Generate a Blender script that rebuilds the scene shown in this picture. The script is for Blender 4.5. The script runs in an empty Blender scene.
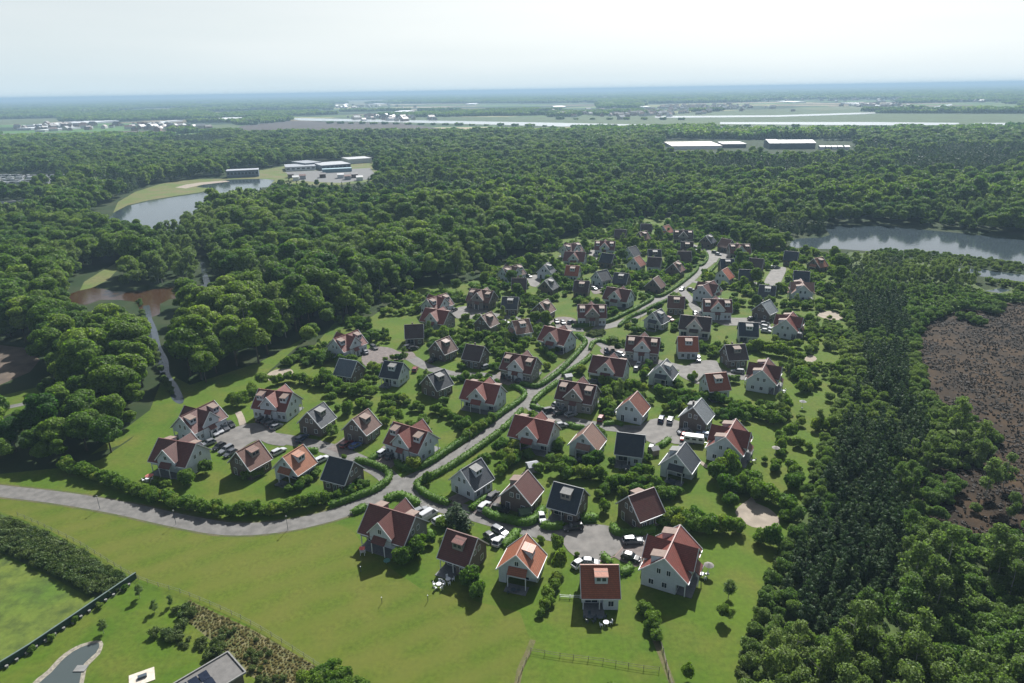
import bpy, bmesh, math, random
import numpy as np
from mathutils import Vector, Matrix, noise

R = math.radians
rnd = random.Random(7)
sc = bpy.context.scene

# ------------------------------------------------------------------ camera, sky, sun, exposure
W, H, F = 1024., 683., 683.
PITCH, ROLL, CAMH = 20.2, -0.95, 95.0
_p, _r = R(PITCH), R(ROLL)
fw = np.array([0, math.cos(_p), -math.sin(_p)])
_x = np.array([1., 0, 0]); _u = np.cross(_x, fw)
rt = _x * math.cos(_r) + _u * math.sin(_r)
up = -_x * math.sin(_r) + _u * math.cos(_r)
cam_d = bpy.data.cameras.new("camera"); cam = bpy.data.objects.new("camera", cam_d)
sc.collection.objects.link(cam)
cam_d.sensor_width = 36; cam_d.lens = 36 * F / W
cam_d.clip_start = 1; cam_d.clip_end = 90000
cam.matrix_world = Matrix(((rt[0], up[0], -fw[0], 0), (rt[1], up[1], -fw[1], 0), (rt[2], up[2], -fw[2], CAMH), (0, 0, 0, 1)))
sc.camera = cam

SUN_EL, SUN_AZ = 41.5, 16.0            # azimuth clockwise from the view direction (+Y)
world = bpy.data.worlds.new("World"); sc.world = world; world.use_nodes = True
wn = world.node_tree.nodes; wl = world.node_tree.links
bg = wn["Background"]
sky = wn.new("ShaderNodeTexSky"); sky.sky_type = 'NISHITA'; sky.sun_disc = False
sky.sun_elevation = R(SUN_EL); sky.sun_rotation = R(SUN_AZ)
sky.altitude = 90; sky.air_density = 1.0; sky.dust_density = 2.2; sky.ozone_density = 1.0
hs = wn.new("ShaderNodeHueSaturation"); hs.inputs["Saturation"].default_value = 0.62
wl.new(sky.outputs[0], hs.inputs["Color"])
# high thin veil over the whole sky: thick towards the horizon, thinner and streaky above
tc = wn.new("ShaderNodeTexCoord"); mp = wn.new("ShaderNodeMapping"); mp.inputs["Scale"].default_value = (1.2, 1.2, 12)
nz = wn.new("ShaderNodeTexNoise"); nz.inputs["Scale"].default_value = 1.6; nz.inputs["Detail"].default_value = 5
wl.new(tc.outputs["Generated"], mp.inputs[0]); wl.new(mp.outputs[0], nz.inputs["Vector"])
sp = wn.new("ShaderNodeSeparateXYZ"); wl.new(tc.outputs["Generated"], sp.inputs[0])
el = wn.new("ShaderNodeMapRange"); el.inputs[1].default_value = 0.0; el.inputs[2].default_value = 0.24; el.inputs[3].default_value = .96; el.inputs[4].default_value = .05
wl.new(sp.outputs[2], el.inputs[0])
vc = wn.new("ShaderNodeMix"); vc.data_type = 'RGBA'; vc.inputs["A"].default_value = (7.6, 9.1, 9.9, 1); vc.inputs["B"].default_value = (10.4, 11.3, 11.7, 1)
vf = wn.new("ShaderNodeMath"); vf.operation = 'MULTIPLY_ADD'; vf.inputs[1].default_value = 9.0; vf.inputs[2].default_value = -.35
nf = wn.new("ShaderNodeMath"); nf.operation = 'MULTIPLY_ADD'; nf.inputs[1].default_value = .9; wl.new(nz.outputs[0], nf.inputs[0])
sxm = wn.new("ShaderNodeMath"); sxm.operation = 'MULTIPLY_ADD'; sxm.inputs[1].default_value = .5; wl.new(sp.outputs[0], sxm.inputs[0])
wl.new(sp.outputs[2], vf.inputs[0]); wl.new(vf.outputs[0], sxm.inputs[2]); wl.new(sxm.outputs[0], nf.inputs[2])
nf.use_clamp = True; wl.new(nf.outputs[0], vc.inputs["Factor"])
mx = wn.new("ShaderNodeMix"); mx.data_type = 'RGBA'
wl.new(el.outputs[0], mx.inputs["Factor"]); wl.new(hs.outputs[0], mx.inputs["A"]); wl.new(vc.outputs["Result"], mx.inputs["B"]); wl.new(mx.outputs["Result"], bg.inputs[0])
bg.inputs[1].default_value = 0.055
sun_d = bpy.data.lights.new("sun", 'SUN'); sun_d.energy = 5.0; sun_d.angle = R(0.6); sun_d.color = (1, .98, .94)
sun = bpy.data.objects.new("sun", sun_d); sc.collection.objects.link(sun)
_sd = Vector((math.sin(R(SUN_AZ)) * math.cos(R(SUN_EL)), math.cos(R(SUN_AZ)) * math.cos(R(SUN_EL)), math.sin(R(SUN_EL))))
sun.rotation_euler = (-_sd).to_track_quat('-Z', 'Y').to_euler(); sun.location = (0, 0, 300)
sc.view_settings.view_transform = 'Standard'; sc.view_settings.look = 'None'
sc.view_settings.exposure = 0.80; sc.view_settings.gamma = 1.0; sc.view_settings.use_curve_mapping = False
try:
    sc.cycles.max_bounces = 6; sc.cycles.diffuse_bounces = 2; sc.cycles.glossy_bounces = 2
    sc.cycles.transmission_bounces = 3; sc.cycles.volume_bounces = 0; sc.cycles.transparent_max_bounces = 4
    sc.cycles.use_denoising = True; sc.cycles.caustics_reflective = False; sc.cycles.caustics_refractive = False
except Exception: pass

# ------------------------------------------------------------------ helpers
def at(px, py, z=0.0):
    """the point of the place, at height z, that the photograph shows at this spot"""
    d = fw + rt * (px - W / 2) / F - up * (py - H / 2) / F
    t = (z - CAMH) / d[2]
    return Vector((d[0] * t, d[1] * t, z))

def to_px(x, y, z=0.):
    x = np.asarray(x, float); y = np.asarray(y, float); z = np.asarray(z, float) - CAMH
    dd = x * fw[0] + y * fw[1] + z * fw[2]
    a = x * rt[0] + y * rt[1] + z * rt[2]; b = x * up[0] + y * up[1] + z * up[2]
    dd = np.where(dd < 1, 1, dd)
    return W / 2 + F * a / dd, H / 2 - F * b / dd, dd

def inside(px, py, poly):
    px = np.asarray(px, float); py = np.asarray(py, float)
    c = np.zeros(px.shape, bool); n = len(poly); j = n - 1
    for i in range(n):
        xi, yi = poly[i]; xj, yj = poly[j]
        if yi != yj:
            c ^= ((yi > py) != (yj > py)) & (px < (xj - xi) * (py - yi) / (yj - yi) + xi)
        j = i
    return c

def seg_dist(P, line):
    """distance of points P (n,2) from a world polyline"""
    best = np.full(len(P), 1e9)
    for a, b in zip(line[:-1], line[1:]):
        a = np.array(a[:2]); b = np.array(b[:2]); ab = b - a; L = max(ab @ ab, 1e-9)
        t = np.clip(((P - a) @ ab) / L, 0, 1)
        best = np.minimum(best, np.linalg.norm(P - (a + t[:, None] * ab), axis=1))
    return best

def spline(pts, step=2.0, closed=False):
    P = [Vector((p[0], p[1], 0)) for p in pts]; n = len(P); out = []
    m = n if closed else n - 1
    for i in range(m):
        p1, p2 = P[i], P[(i + 1) % n]
        p0 = P[i - 1] if (closed or i > 0) else p1 * 2 - p2
        p3 = P[(i + 2) % n] if (closed or i + 2 < n) else p2 * 2 - p1
        k = max(1, int((p2 - p1).length / step))
        for j in range(k):
            t = j / k
            out.append(.5 * ((2 * p1) + (p2 - p0) * t + (2 * p0 - 5 * p1 + 4 * p2 - p3) * t * t + (3 * p1 - 3 * p2 + p3 - p0) * t ** 3))
    if not closed: out.append(P[-1])
    return out

def link(o, parent=None):
    sc.collection.objects.link(o)
    if parent is not None: o.parent = parent
    return o

def tag(o, label=None, cat=None, group=None, kind=None):
    if label: o['label'] = label
    if cat: o['category'] = cat
    if group: o['group'] = group
    if kind: o['kind'] = kind
    return o

class MB:
    def __init__(s): s.v = []; s.f = []
    def add(s, vs, fs):
        n = len(s.v); s.v += [tuple(v) for v in vs]; s.f += [tuple(i + n for i in f) for f in fs]; return s
    def box(s, x0, x1, y0, y1, z0, z1, rz=0, c=(0, 0)):
        vs = [(x, y, z) for z in (z0, z1) for x, y in ((x0, y0), (x1, y0), (x1, y1), (x0, y1))]
        if rz:
            ca, sa = math.cos(rz), math.sin(rz)
            vs = [(c[0] + (x - c[0]) * ca - (y - c[1]) * sa, c[1] + (x - c[0]) * sa + (y - c[1]) * ca, z) for x, y, z in vs]
        return s.add(vs, [(3, 2, 1, 0), (4, 5, 6, 7), (0, 1, 5, 4), (1, 2, 6, 5), (2, 3, 7, 6), (3, 0, 4, 7)])
    def slab(s, q, t):
        """quad q extruded by t against its normal"""
        q = [Vector(a) for a in q]; n = (q[1] - q[0]).cross(q[2] - q[0]).normalized()
        vs = [a - n * t for a in q] + q
        return s.add(vs, [(3, 2, 1, 0), (4, 5, 6, 7), (0, 1, 5, 4), (1, 2, 6, 5), (2, 3, 7, 6), (3, 0, 4, 7)])
    def prism(s, poly, x0, x1, axis='x'):
        """polygon of (other, z) extruded along an axis"""
        n = len(poly); vs = []
        for e in (x0, x1):
            for a, z in poly: vs.append((e, a, z) if axis == 'x' else (a, e, z))
        fs = [tuple(range(n))[::-1], tuple(range(n, 2 * n))] + [(i, (i + 1) % n, n + (i + 1) % n, n + i) for i in range(n)]
        return s.add(vs, fs)
    def beam(s, a, b, w, h=None):
        a, b = Vector(a), Vector(b); d = (b - a).normalized(); h = h or w
        sd = d.cross(Vector((0, 0, 1)))
        if sd.length < .01: sd = Vector((1, 0, 0))
        sd.normalize(); u = sd.cross(d)
        vs = [p + sd * i * w / 2 + u * j * h / 2 for p in (a, b) for i, j in ((-1, -1), (1, -1), (1, 1), (-1, 1))]
        return s.add(vs, [(3, 2, 1, 0), (4, 5, 6, 7), (0, 1, 5, 4), (1, 2, 6, 5), (2, 3, 7, 6), (3, 0, 4, 7)])
    def cyl(s, a, b, r0, r1, n=8):
        a, b = Vector(a), Vector(b); d = (b - a).normalized()
        sd = d.cross(Vector((0, 0, 1)))
        if sd.length < .01: sd = Vector((1, 0, 0))
        sd.normalize(); u = sd.cross(d); vs = []
        for p, r in ((a, r0), (b, r1)):
            for i in range(n):
                t = 2 * math.pi * i / n; vs.append(p + (sd * math.cos(t) + u * math.sin(t)) * r)
        fs = [(i, (i + 1) % n, n + (i + 1) % n, n + i) for i in range(n)] + [tuple(range(n, 2 * n)), tuple(range(n))[::-1]]
        return s.add(vs, fs)
    def mesh(s, name, mat):
        me = bpy.data.meshes.new(name); me.from_pydata(s.v, [], s.f)
        bm = bmesh.new(); bm.from_mesh(me); bmesh.ops.recalc_face_normals(bm, faces=bm.faces); bm.to_mesh(me); bm.free()
        if mat: me.materials.append(mat)
        return me
    def build(s, name, mat, parent=None):
        return link(bpy.data.objects.new(name, s.mesh(name, mat)), parent)

def empty(name, loc=(0, 0, 0), rz=0, parent=None):
    o = bpy.data.objects.new(name, None); o.location = loc; o.rotation_euler = (0, 0, rz); o.empty_display_size = .5
    return link(o, parent)

# ------------------------------------------------------------------ materials
def nodes(name):
    m = bpy.data.materials.new(name); m.use_nodes = True
    nt = m.node_tree; return m, nt.nodes, nt.links, nt.nodes["Principled BSDF"]

def mixc(n, l, fac, a, b, mode='MIX'):
    x = n.new("ShaderNodeMix"); x.data_type = 'RGBA'; x.blend_type = mode
    for k, v in (("Factor", fac), ("A", a), ("B", b)):
        if hasattr(v, 'is_linked') or hasattr(v, 'links'): l.new(v, x.inputs[k])
        else: x.inputs[k].default_value = v if k == "Factor" else (*v[:3], 1)
    return x.outputs["Result"]

def noisef(n, l, scale, detail=3, lo=.35, hi=.65, vec=None, rough=.5, kind="Object"):
    t = n.new("ShaderNodeTexNoise"); t.inputs["Scale"].default_value = scale; t.inputs["Detail"].default_value = detail; t.inputs["Roughness"].default_value = rough
    if vec is None:
        c = n.new("ShaderNodeTexCoord"); vec = c.outputs[kind]
    l.new(vec, t.inputs["Vector"])
    r = n.new("ShaderNodeMapRange"); r.inputs[1].default_value = lo; r.inputs[2].default_value = hi
    l.new(t.outputs[0], r.inputs[0]); return r.outputs[0]

def plain(name, col, rough=.6, metal=0, var=.12, scale=1.5, spec=.5):
    m, n, l, b = nodes(name)
    f = noisef(n, l, scale)
    c = mixc(n, l, f, [v * (1 - var) for v in col], [v * (1 + var) for v in col])
    l.new(c, b.inputs["Base Color"]); b.inputs["Roughness"].default_value = rough; b.inputs["Metallic"].default_value = metal
    b.inputs["Specular IOR Level"].default_value = spec
    return m

def grassy(name, cols, s1=.02, s2=.12, s3=1.2, stripes=None):
    """mottled ground: three colours over three scales of noise, in world space"""
    m, n, l, b = nodes(name)
    c = mixc(n, l, noisef(n, l, s1, 4), cols[0], cols[1])
    c = mixc(n, l, noisef(n, l, s2, 5, .42, .72), c, cols[2])
    g = noisef(n, l, s3, 4, .25, .75, rough=.65)
    c = mixc(n, l, g, mixc(n, l, 1.0, c, (.74, .74, .74), 'MULTIPLY'), mixc(n, l, 1.0, c, (1.22, 1.2, 1.15), 'MULTIPLY'))
    if stripes:
        ang, sc_, amt = stripes
        tcn = n.new("ShaderNodeTexCoord"); mpn = n.new("ShaderNodeMapping"); mpn.inputs["Rotation"].default_value = (0, 0, ang)
        wv = n.new("ShaderNodeTexWave"); wv.inputs["Scale"].default_value = sc_; wv.inputs["Distortion"].default_value = 3.5; wv.inputs["Detail"].default_value = 3; wv.inputs["Detail Scale"].default_value = .4
        l.new(tcn.outputs["Object"], mpn.inputs[0]); l.new(mpn.outputs[0], wv.inputs["Vector"])
        mr = n.new("ShaderNodeMapRange"); mr.inputs[3].default_value = 0; mr.inputs[4].default_value = amt; l.new(wv.outputs[0], mr.inputs[0])
        c = mixc(n, l, mr.outputs[0], c, cols[2])
    l.new(c, b.inputs["Base Color"]); b.inputs["Roughness"].default_value = .9; b.inputs["Specular IOR Level"].default_value = .15
    return m

def leafy(name, dark, light, trans=.28, warm=None, grove=.6):
    """leaves: colour differs from tree to tree (object) and from leaf clump to leaf clump (island)"""
    m, n, l, b = nodes(name)
    oi = n.new("ShaderNodeObjectInfo"); ge = n.new("ShaderNodeNewGeometry")
    c = mixc(n, l, oi.outputs["Random"], dark, light)
    if warm is not None:
        mr = n.new("ShaderNodeMapRange"); mr.inputs[1].default_value = .86; mr.inputs[2].default_value = .98
        l.new(oi.outputs["Random"], mr.inputs[0]); c = mixc(n, l, mr.outputs[0], c, warm)
    gr = noisef(n, l, .013, 3, .42, .66, oi.outputs["Location"])          # groves of one sort, tens of metres across
    gm_ = n.new("ShaderNodeMath"); gm_.operation = 'MULTIPLY'; gm_.inputs[1].default_value = grove; l.new(gr, gm_.inputs[0])
    c = mixc(n, l, gm_.outputs[0], c, [light[0] * 1.45, light[1] * 1.25, light[2] * 1.2])
    mul = n.new("ShaderNodeMapRange"); mul.inputs[3].default_value = .62; mul.inputs[4].default_value = 1.5
    l.new(ge.outputs["Random Per Island"], mul.inputs[0])
    cb = n.new("ShaderNodeCombineColor")
    for i in range(3): l.new(mul.outputs[0], cb.inputs[i])
    c = mixc(n, l, 1.0, c, cb.outputs[0], 'MULTIPLY')
    l.new(c, b.inputs["Base Color"]); b.inputs["Roughness"].default_value = .62; b.inputs["Specular IOR Level"].default_value = .25
    tr = n.new("ShaderNodeBsdfTranslucent"); l.new(mixc(n, l, 1.0, c, (1.25, 1.35, .7), 'MULTIPLY'), tr.inputs[0])
    ms = n.new("ShaderNodeMixShader"); ms.inputs[0].default_value = trans
    l.new(b.outputs[0], ms.inputs[1]); l.new(tr.outputs[0], ms.inputs[2]); l.new(ms.outputs[0], n["Material Output"].inputs[0])
    return m

def tile(name, col, moss=(.10, .10, .06)):
    m, n, l, b = nodes(name)
    tcn = n.new("ShaderNodeTexCoord")
    sx = n.new("ShaderNodeSeparateXYZ"); l.new(tcn.outputs["Object"], sx.inputs[0])
    br = n.new("ShaderNodeTexBrick"); br.inputs["Scale"].default_value = 1; br.inputs["Mortar Size"].default_value = .03
    br.inputs["Brick Width"].default_value = .28; br.inputs["Row Height"].default_value = .26; br.inputs["Bias"].default_value = 0
    cb = n.new("ShaderNodeCombineXYZ"); 
    ad = n.new("ShaderNodeMath"); ad.operation = 'ADD'; l.new(sx.outputs[0], ad.inputs[0]); l.new(sx.outputs[1], ad.inputs[1])
    l.new(ad.outputs[0], cb.inputs[0]); l.new(sx.outputs[2], cb.inputs[1]); l.new(cb.outputs[0], br.inputs["Vector"])
    br.inputs["Color1"].default_value = (*[v * 1.18 for v in col], 1); br.inputs["Color2"].default_value = (*[v * .85 for v in col], 1)
    br.inputs["Mortar"].default_value = (*[v * .5 for v in col], 1)
    oi = n.new("ShaderNodeObjectInfo")
    vv = n.new("ShaderNodeMapRange"); vv.inputs[3].default_value = .82; vv.inputs[4].default_value = 1.22; l.new(oi.outputs["Random"], vv.inputs[0])
    cc = n.new("ShaderNodeCombineColor")
    for i in range(3): l.new(vv.outputs[0], cc.inputs[i])
    c = mixc(n, l, 1.0, br.outputs["Color"], cc.outputs[0], 'MULTIPLY')
    f = noisef(n, l, .9, 5, .5, .85)
    fm = n.new("ShaderNodeMath"); fm.operation = 'MULTIPLY'; fm.inputs[1].default_value = .35; l.new(f, fm.inputs[0])
    c = mixc(n, l, fm.outputs[0], c, [a * .5 + q * .5 for a, q in zip(moss, col)])
    l.new(c, b.inputs["Base Color"]); b.inputs["Roughness"].default_value = .5; b.inputs["Specular IOR Level"].default_value = .45
    bp = n.new("ShaderNodeBump"); bp.inputs["Strength"].default_value = .5; bp.inputs["Distance"].default_value = .04
    l.new(br.outputs["Fac"], bp.inputs["Height"]); bp.invert = True; l.new(bp.outputs[0], b.inputs["Normal"])
    return m

def walls(name, c1, c2, mort, bw, rh, rough=.7):
    m, n, l, b = nodes(name)
    tcn = n.new("ShaderNodeTexCoord"); sx = n.new("ShaderNodeSeparateXYZ"); l.new(tcn.outputs["Object"], sx.inputs[0])
    ad = n.new("ShaderNodeMath"); ad.operation = 'ADD'; l.new(sx.outputs[0], ad.inputs[0]); l.new(sx.outputs[1], ad.inputs[1])
    cb = n.new("ShaderNodeCombineXYZ"); l.new(ad.outputs[0], cb.inputs[0]); l.new(sx.outputs[2], cb.inputs[1])
    br = n.new("ShaderNodeTexBrick"); br.inputs["Scale"].default_value = 1; br.inputs["Brick Width"].default_value = bw; br.inputs["Row Height"].default_value = rh
    br.inputs["Mortar Size"].default_value = rh * .1; l.new(cb.outputs[0], br.inputs["Vector"])
    br.inputs["Color1"].default_value = (*c1, 1); br.inputs["Color2"].default_value = (*c2, 1); br.inputs["Mortar"].default_value = (*mort, 1)
    f = noisef(n, l, .5, 4)
    c = mixc(n, l, f, mixc(n, l, 1.0, br.outputs[0], (.88, .89, .9), 'MULTIPLY'), br.outputs[0])
    l.new(c, b.inputs["Base Color"]); b.inputs["Roughness"].default_value = rough
    return m

def water(name, col, rough=.06, bump=.12, scale=.6):
    m, n, l, b = nodes(name)
    b.inputs["Base Color"].default_value = (*col, 1); b.inputs["Roughness"].default_value = rough; b.inputs["IOR"].default_value = 1.33
    tcn = n.new("ShaderNodeTexCoord")
    t = n.new("ShaderNodeTexNoise"); t.inputs["Scale"].default_value = scale; t.inputs["Detail"].default_value = 4; l.new(tcn.outputs["Object"], t.inputs["Vector"])
    t2 = n.new("ShaderNodeTexNoise"); t2.inputs["Scale"].default_value = .02; t2.inputs["Detail"].default_value = 3; l.new(tcn.outputs["Object"], t2.inputs["Vector"])
    mr = n.new("ShaderNodeMapRange"); mr.inputs[1].default_value = .4; mr.inputs[2].default_value = .65; mr.inputs[3].default_value = bump * .3; mr.inputs[4].default_value = bump * 1.4; l.new(t2.outputs[0], mr.inputs[0])
    bp = n.new("ShaderNodeBump"); bp.inputs["Distance"].default_value = .25; l.new(mr.outputs[0], bp.inputs["Strength"])
    l.new(t.outputs[0], bp.inputs["Height"]); l.new(bp.outputs[0], b.inputs["Normal"])
    return m

M = {}
M['white_trim'] = plain('white_trim', (.60, .62, .64), .5, var=.05)
M['white_wall'] = walls('white_clapboard', (.52, .57, .63), (.48, .53, .59), (.32, .35, .38), 4.0, .22)
M['brick_wall'] = walls('dark_brick', (.115, .085, .075), (.085, .062, .055), (.16, .15, .14), .22, .075)
M['grey_wall'] = walls('grey_brick', (.20, .19, .18), (.16, .15, .145), (.25, .24, .23), .22, .075)
M['glass'] = plain('window_glass', (.025, .035, .05), .08, var=.3)
M['dormer_top'] = plain('zinc_dormer_top', (.20, .145, .12), .7, var=.1, spec=.25)
M['dormer_grey'] = plain('grey_dormer_top', (.19, .19, .185), .7, var=.1, spec=.25)
M['door'] = plain('door_paint', (.05, .07, .09), .4)
M['terrace'] = plain('terrace_slab', (.13, .135, .14), .8, var=.15, scale=3)
RC = {'red': (.165, .042, .030), 'dred': (.112, .034, .027), 'brown': (.135, .064, .046), 'dbrown': (.052, .032, .030), 'pink': (.24, .135, .10), 'orange': (.30, .10, .048),
      'oredb': (.20, .055, .028), 'ored': (.29, .08, .035), 'navy': (.018, .030, .046), 'slate': (.042, .050, .062), 'grey': (.20, .22, .235), 'bluegrey': (.11, .145, .18), 'orbrown': (.28, .105, .05)}
RN = {'red': 'dark red', 'dred': 'deep maroon', 'brown': 'brown', 'dbrown': 'dark brown', 'pink': 'pinkish brown', 'orange': 'orange', 'oredb': 'brick orange', 'ored': 'bright red',
      'navy': 'navy slate', 'slate': 'dark slate', 'grey': 'light grey', 'bluegrey': 'blue grey', 'orbrown': 'orange brown'}
for k, v in RC.items(): M['tile_' + k] = tile('roof_tiles_' + RN[k].replace(' ', '_'), v)

# ------------------------------------------------------------------ the ground and everything lying flat in it
def sheet(name, pts, z, mat, kind='structure', world=False, step=0, closed=True):
    """a flat sheet filling an outline; outline given in photo spots (or world points)"""
    P = [Vector((p[0], p[1], 0)) if world else at(*p) for p in pts]
    if step: P = spline(P, step, True)
    bm = bmesh.new(); vs = [bm.verts.new((p.x, p.y, z)) for p in P]
    f = bm.faces.new(vs); f.normal_update()
    if f.normal.z < 0: f.normal_flip()
    bmesh.ops.triangulate(bm, faces=[f])
    me = bpy.data.meshes.new(name); bm.to_mesh(me); bm.free(); me.materials.append(mat)
    o = link(bpy.data.objects.new(name, me)); tag(o, kind=kind); return o

# the great ground sheet, out to the horizon
m, n, l, b = nodes('ground_cover')
geo = n.new("ShaderNodeNewGeometry")
vor = n.new("ShaderNodeTexVoronoi"); vor.inputs["Scale"].default_value = 1.0; vor.feature = 'F1'; vor.distance = 'CHEBYCHEV'
mpn = n.new("ShaderNodeMapping"); mpn.inputs["Scale"].default_value = (1 / 520., 1 / 260., 1); mpn.inputs["Rotation"].default_value = (0, 0, .3)
l.new(geo.outputs["Position"], mpn.inputs[0]); l.new(mpn.outputs[0], vor.inputs["Vector"])
sepc = n.new("ShaderNodeSeparateColor"); l.new(vor.outputs["Color"], sepc.inputs[0])
rmp = n.new("ShaderNodeValToRGB"); rmp.color_ramp.interpolation = 'CONSTANT'; l.new(sepc.outputs[0], rmp.inputs[0])
els = rmp.color_ramp.elements; els[0].color = (.022, .045, .02, 1); els[0].position = 0
els[1].position = .30; els[1].color = (.085, .13, .04, 1)
for pos, c in ((.55, (.16, .13, .085)), (.66, (.08, .16, .045)), (.8, (.24, .24, .11)), (.9, (.34, .29, .2)), (.95, (.04, .07, .03))):
    e = els.new(pos); e.color = (*c, 1)
c = mixc(n, l, noisef(n, l, .004, 4, .52, .66, geo.outputs["Position"]), rmp.outputs[0], (.028, .05, .024))
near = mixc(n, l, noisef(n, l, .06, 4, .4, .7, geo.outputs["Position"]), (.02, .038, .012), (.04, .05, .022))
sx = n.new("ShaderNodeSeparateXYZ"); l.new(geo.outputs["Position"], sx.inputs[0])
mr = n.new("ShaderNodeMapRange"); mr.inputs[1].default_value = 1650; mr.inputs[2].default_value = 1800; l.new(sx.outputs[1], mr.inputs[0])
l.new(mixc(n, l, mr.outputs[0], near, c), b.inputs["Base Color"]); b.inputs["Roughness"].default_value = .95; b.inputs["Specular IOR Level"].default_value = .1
mb = MB(); Rg = 33000
rings = [0, 200, 800, 3000, 10000, Rg]; N = 48
vs = [(0, 0, 0)]; fs = []
for r_ in rings[1:]:
    for i in range(N): vs.append((r_ * math.cos(2 * math.pi * i / N), r_ * math.sin(2 * math.pi * i / N), 0))
for i in range(N): fs.append((0, 1 + i, 1 + (i + 1) % N))
for k in range(len(rings) - 2):
    for i in range(N):
        a = 1 + k * N; fs.append((a + i, a + N + i, a + N + (i + 1) % N, a + (i + 1) % N))
mb.add(vs, fs); tag(mb.build('ground', m), kind='structure')

VILLAGE = [(-60,470),(0,474),(60,468),(100,460),(130,440),(150,420),(170,400),(185,400),(215,398),(250,385),(285,362),(315,345),(335,322),(370,318),(395,300),(420,287),(455,283),(480,280),(500,262),(530,256),(548,245),(575,234),(600,229),(625,221),(650,217),(690,219),(720,225),(740,229),(755,236),(780,246),(800,249),(832,257),(838,280),(843,300),(850,330),(842,355),(845,380),(832,420),(815,460),(803,500),(788,540),(768,590),(752,640),(742,700),(740,880),(-500,880),(-500,470)]
M['lawn'] = grassy('garden_lawn', [(.048, .096, .007), (.072, .120, .010), (.096, .114, .018)], .03, .11, 1.0)
M['meadow'] = grassy('meadow_grass', [(.064, .100, .009), (.080, .112, .012), (.100, .112, .020)], .03, .12, 1.1, stripes=(R(58), .045, .55))
M['rough'] = grassy('rough_field_grass', [(.060, .125, .016), (.105, .140, .026), (.045, .070, .018)], .06, .3, 1.0)
M['scrubfloor'] = grassy('scrub_floor', [(.06, .095, .025), (.08, .115, .03), (.04, .06, .022)], .03, .2, 1.2)
M['bankgrass'] = grassy('dry_bank_grass', [(.10, .105, .045), (.075, .095, .03), (.18, .155, .085)], .1, .5, 1.8)
M['heath'] = grassy('dark_heath', [(.016, .0105, .006), (.033, .021, .010), (.056, .034, .016)], .012, .09, .5)
M['road'] = plain('brick_paving', (.120, .115, .108), .85, var=.2, scale=.5)
M['court'] = plain('court_paving', (.130, .122, .113), .85, var=.22, scale=.35)
M['drive'] = plain('pink_clinker', (.118, .096, .088), .85, var=.24, scale=.8)
M['sand'] = plain('pale_sand', (.26, .22, .175), .95, var=.16, scale=.4)
M['soil'] = plain('bare_soil', (.085, .063, .046), .95, var=.35, scale=.2)
M['water'] = water('lake_water', (.04, .055, .065), .08, .16, .35)
M['river'] = water('river_water', (.42, .44, .45), .2, .04, .2)  # silty water, base colour raised further to paint in bright sky glitter
M['pond'] = water('brown_pond_water', (.050, .027, .014), .12, .25, .5)
M['ditch'] = water('ditch_water', (.045, .055, .065), .05, .3, .6)

sheet('village_lawn', VILLAGE, .010, M['lawn'])
MEADOW = [(-300,492),(0,494),(60,503),(120,514),(180,527),(230,534),(280,531),(330,521),(352,530),(372,556),(420,588),(470,600),(520,612),(530,640),(512,700),(505,860),(200,860),(256,640),(330,683),(255,628),(190,598),(135,578),(43,527),(0,512),(-300,470)]
MEADOW = [(-300,492),(0,494),(60,503),(120,514),(180,527),(230,534),(280,531),(330,521),(352,530),(372,556),(420,588),(470,600),(520,612),(530,640),(512,700),(505,860),(430,860),(345,690),(255,628),(190,598),(135,578),(43,527),(0,512),(-300,455)]
sheet('meadow', MEADOW, .016, M['meadow'])
sheet('rough_field', [(-300,520),(0,556),(45,575),(95,600),(0,668),(-300,860)], .016, M['rough'])
sheet('scrub_strip', [(-300,462),(0,514),(43,530),(128,578),(125,590),(108,600),(90,598),(45,573),(0,553),(-300,518)], .018, M['scrubfloor'])
sheet('bank_grass', [(188,600),(255,631),(326,672),(350,700),(380,860),(300,860),(262,683),(225,660),(210,640),(180,615)], .020, M['bankgrass'])
sheet('heath', [(918,337),(925,325),(944,316),(970,308),(1024,302),(1300,290),(1300,640),(1024,560),(990,540),(965,560),(948,570),(925,560),(905,530),(912,500),(930,470),(985,460),(1000,445),(991,436),(956,421),(929,398),(918,360)], .012, M['heath'], step=4)
sheet('east_scrub_floor', [(850,330),(842,355),(845,380),(832,420),(815,460),(803,500),(788,540),(768,590),(752,640),(742,700),(740,880),(1400,880),(1400,640),(1024,560),(948,570),(905,530),(930,470),(991,436),(929,398),(918,337),(970,308),(1024,302),(1300,290),(1300,280),(1024,284),(985,290),(950,270),(900,256),(850,252),(835,262),(843,300)], .008, M['scrubfloor'])

# water
sheet('lake_right', [(788,247),(793,240),(800,238.5),(822,237.5),(830,235),(824,227),(832,225),(881,226),(949,232),(1024,240),(1250,262),(1250,290),(1024,265),(982,259),(942,254),(895,251),(868,251),(840,249),(810,249)], .030, M['water'])
sheet('lake_inlet', [(952,268),(985,270),(1024,275),(1200,290),(1200,300),(1024,282),(985,277),(958,273)], .030, M['water'])
sheet('marsh_pool', [(985,291),(1000,288),(1012,290),(1000,293)], .030, M['water'])
sheet('lake_left', [(100,225),(115,212),(128,206),(150,201),(175,197),(199,193.5),(215,189),(200,188),(215,185),(250,184),(262,188),(245,200),(215,215),(180,232),(130,238)], .030, M['water'])
sheet('lake_upper', [(150,190),(186,187),(199,182),(232,179.5),(262,178.8),(275,180),(268,187),(232,190),(200,190)], .026, M['water'])
sheet('lake_far_left', [(-60,205),(-10,210),(6,213),(8,218),(0,222),(-60,226)], .030, M['water'])
M['park'] = grassy('park_grass', [(.085, .13, .03), (.11, .135, .04), (.16, .13, .07)], .02, .05, .5)
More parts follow.
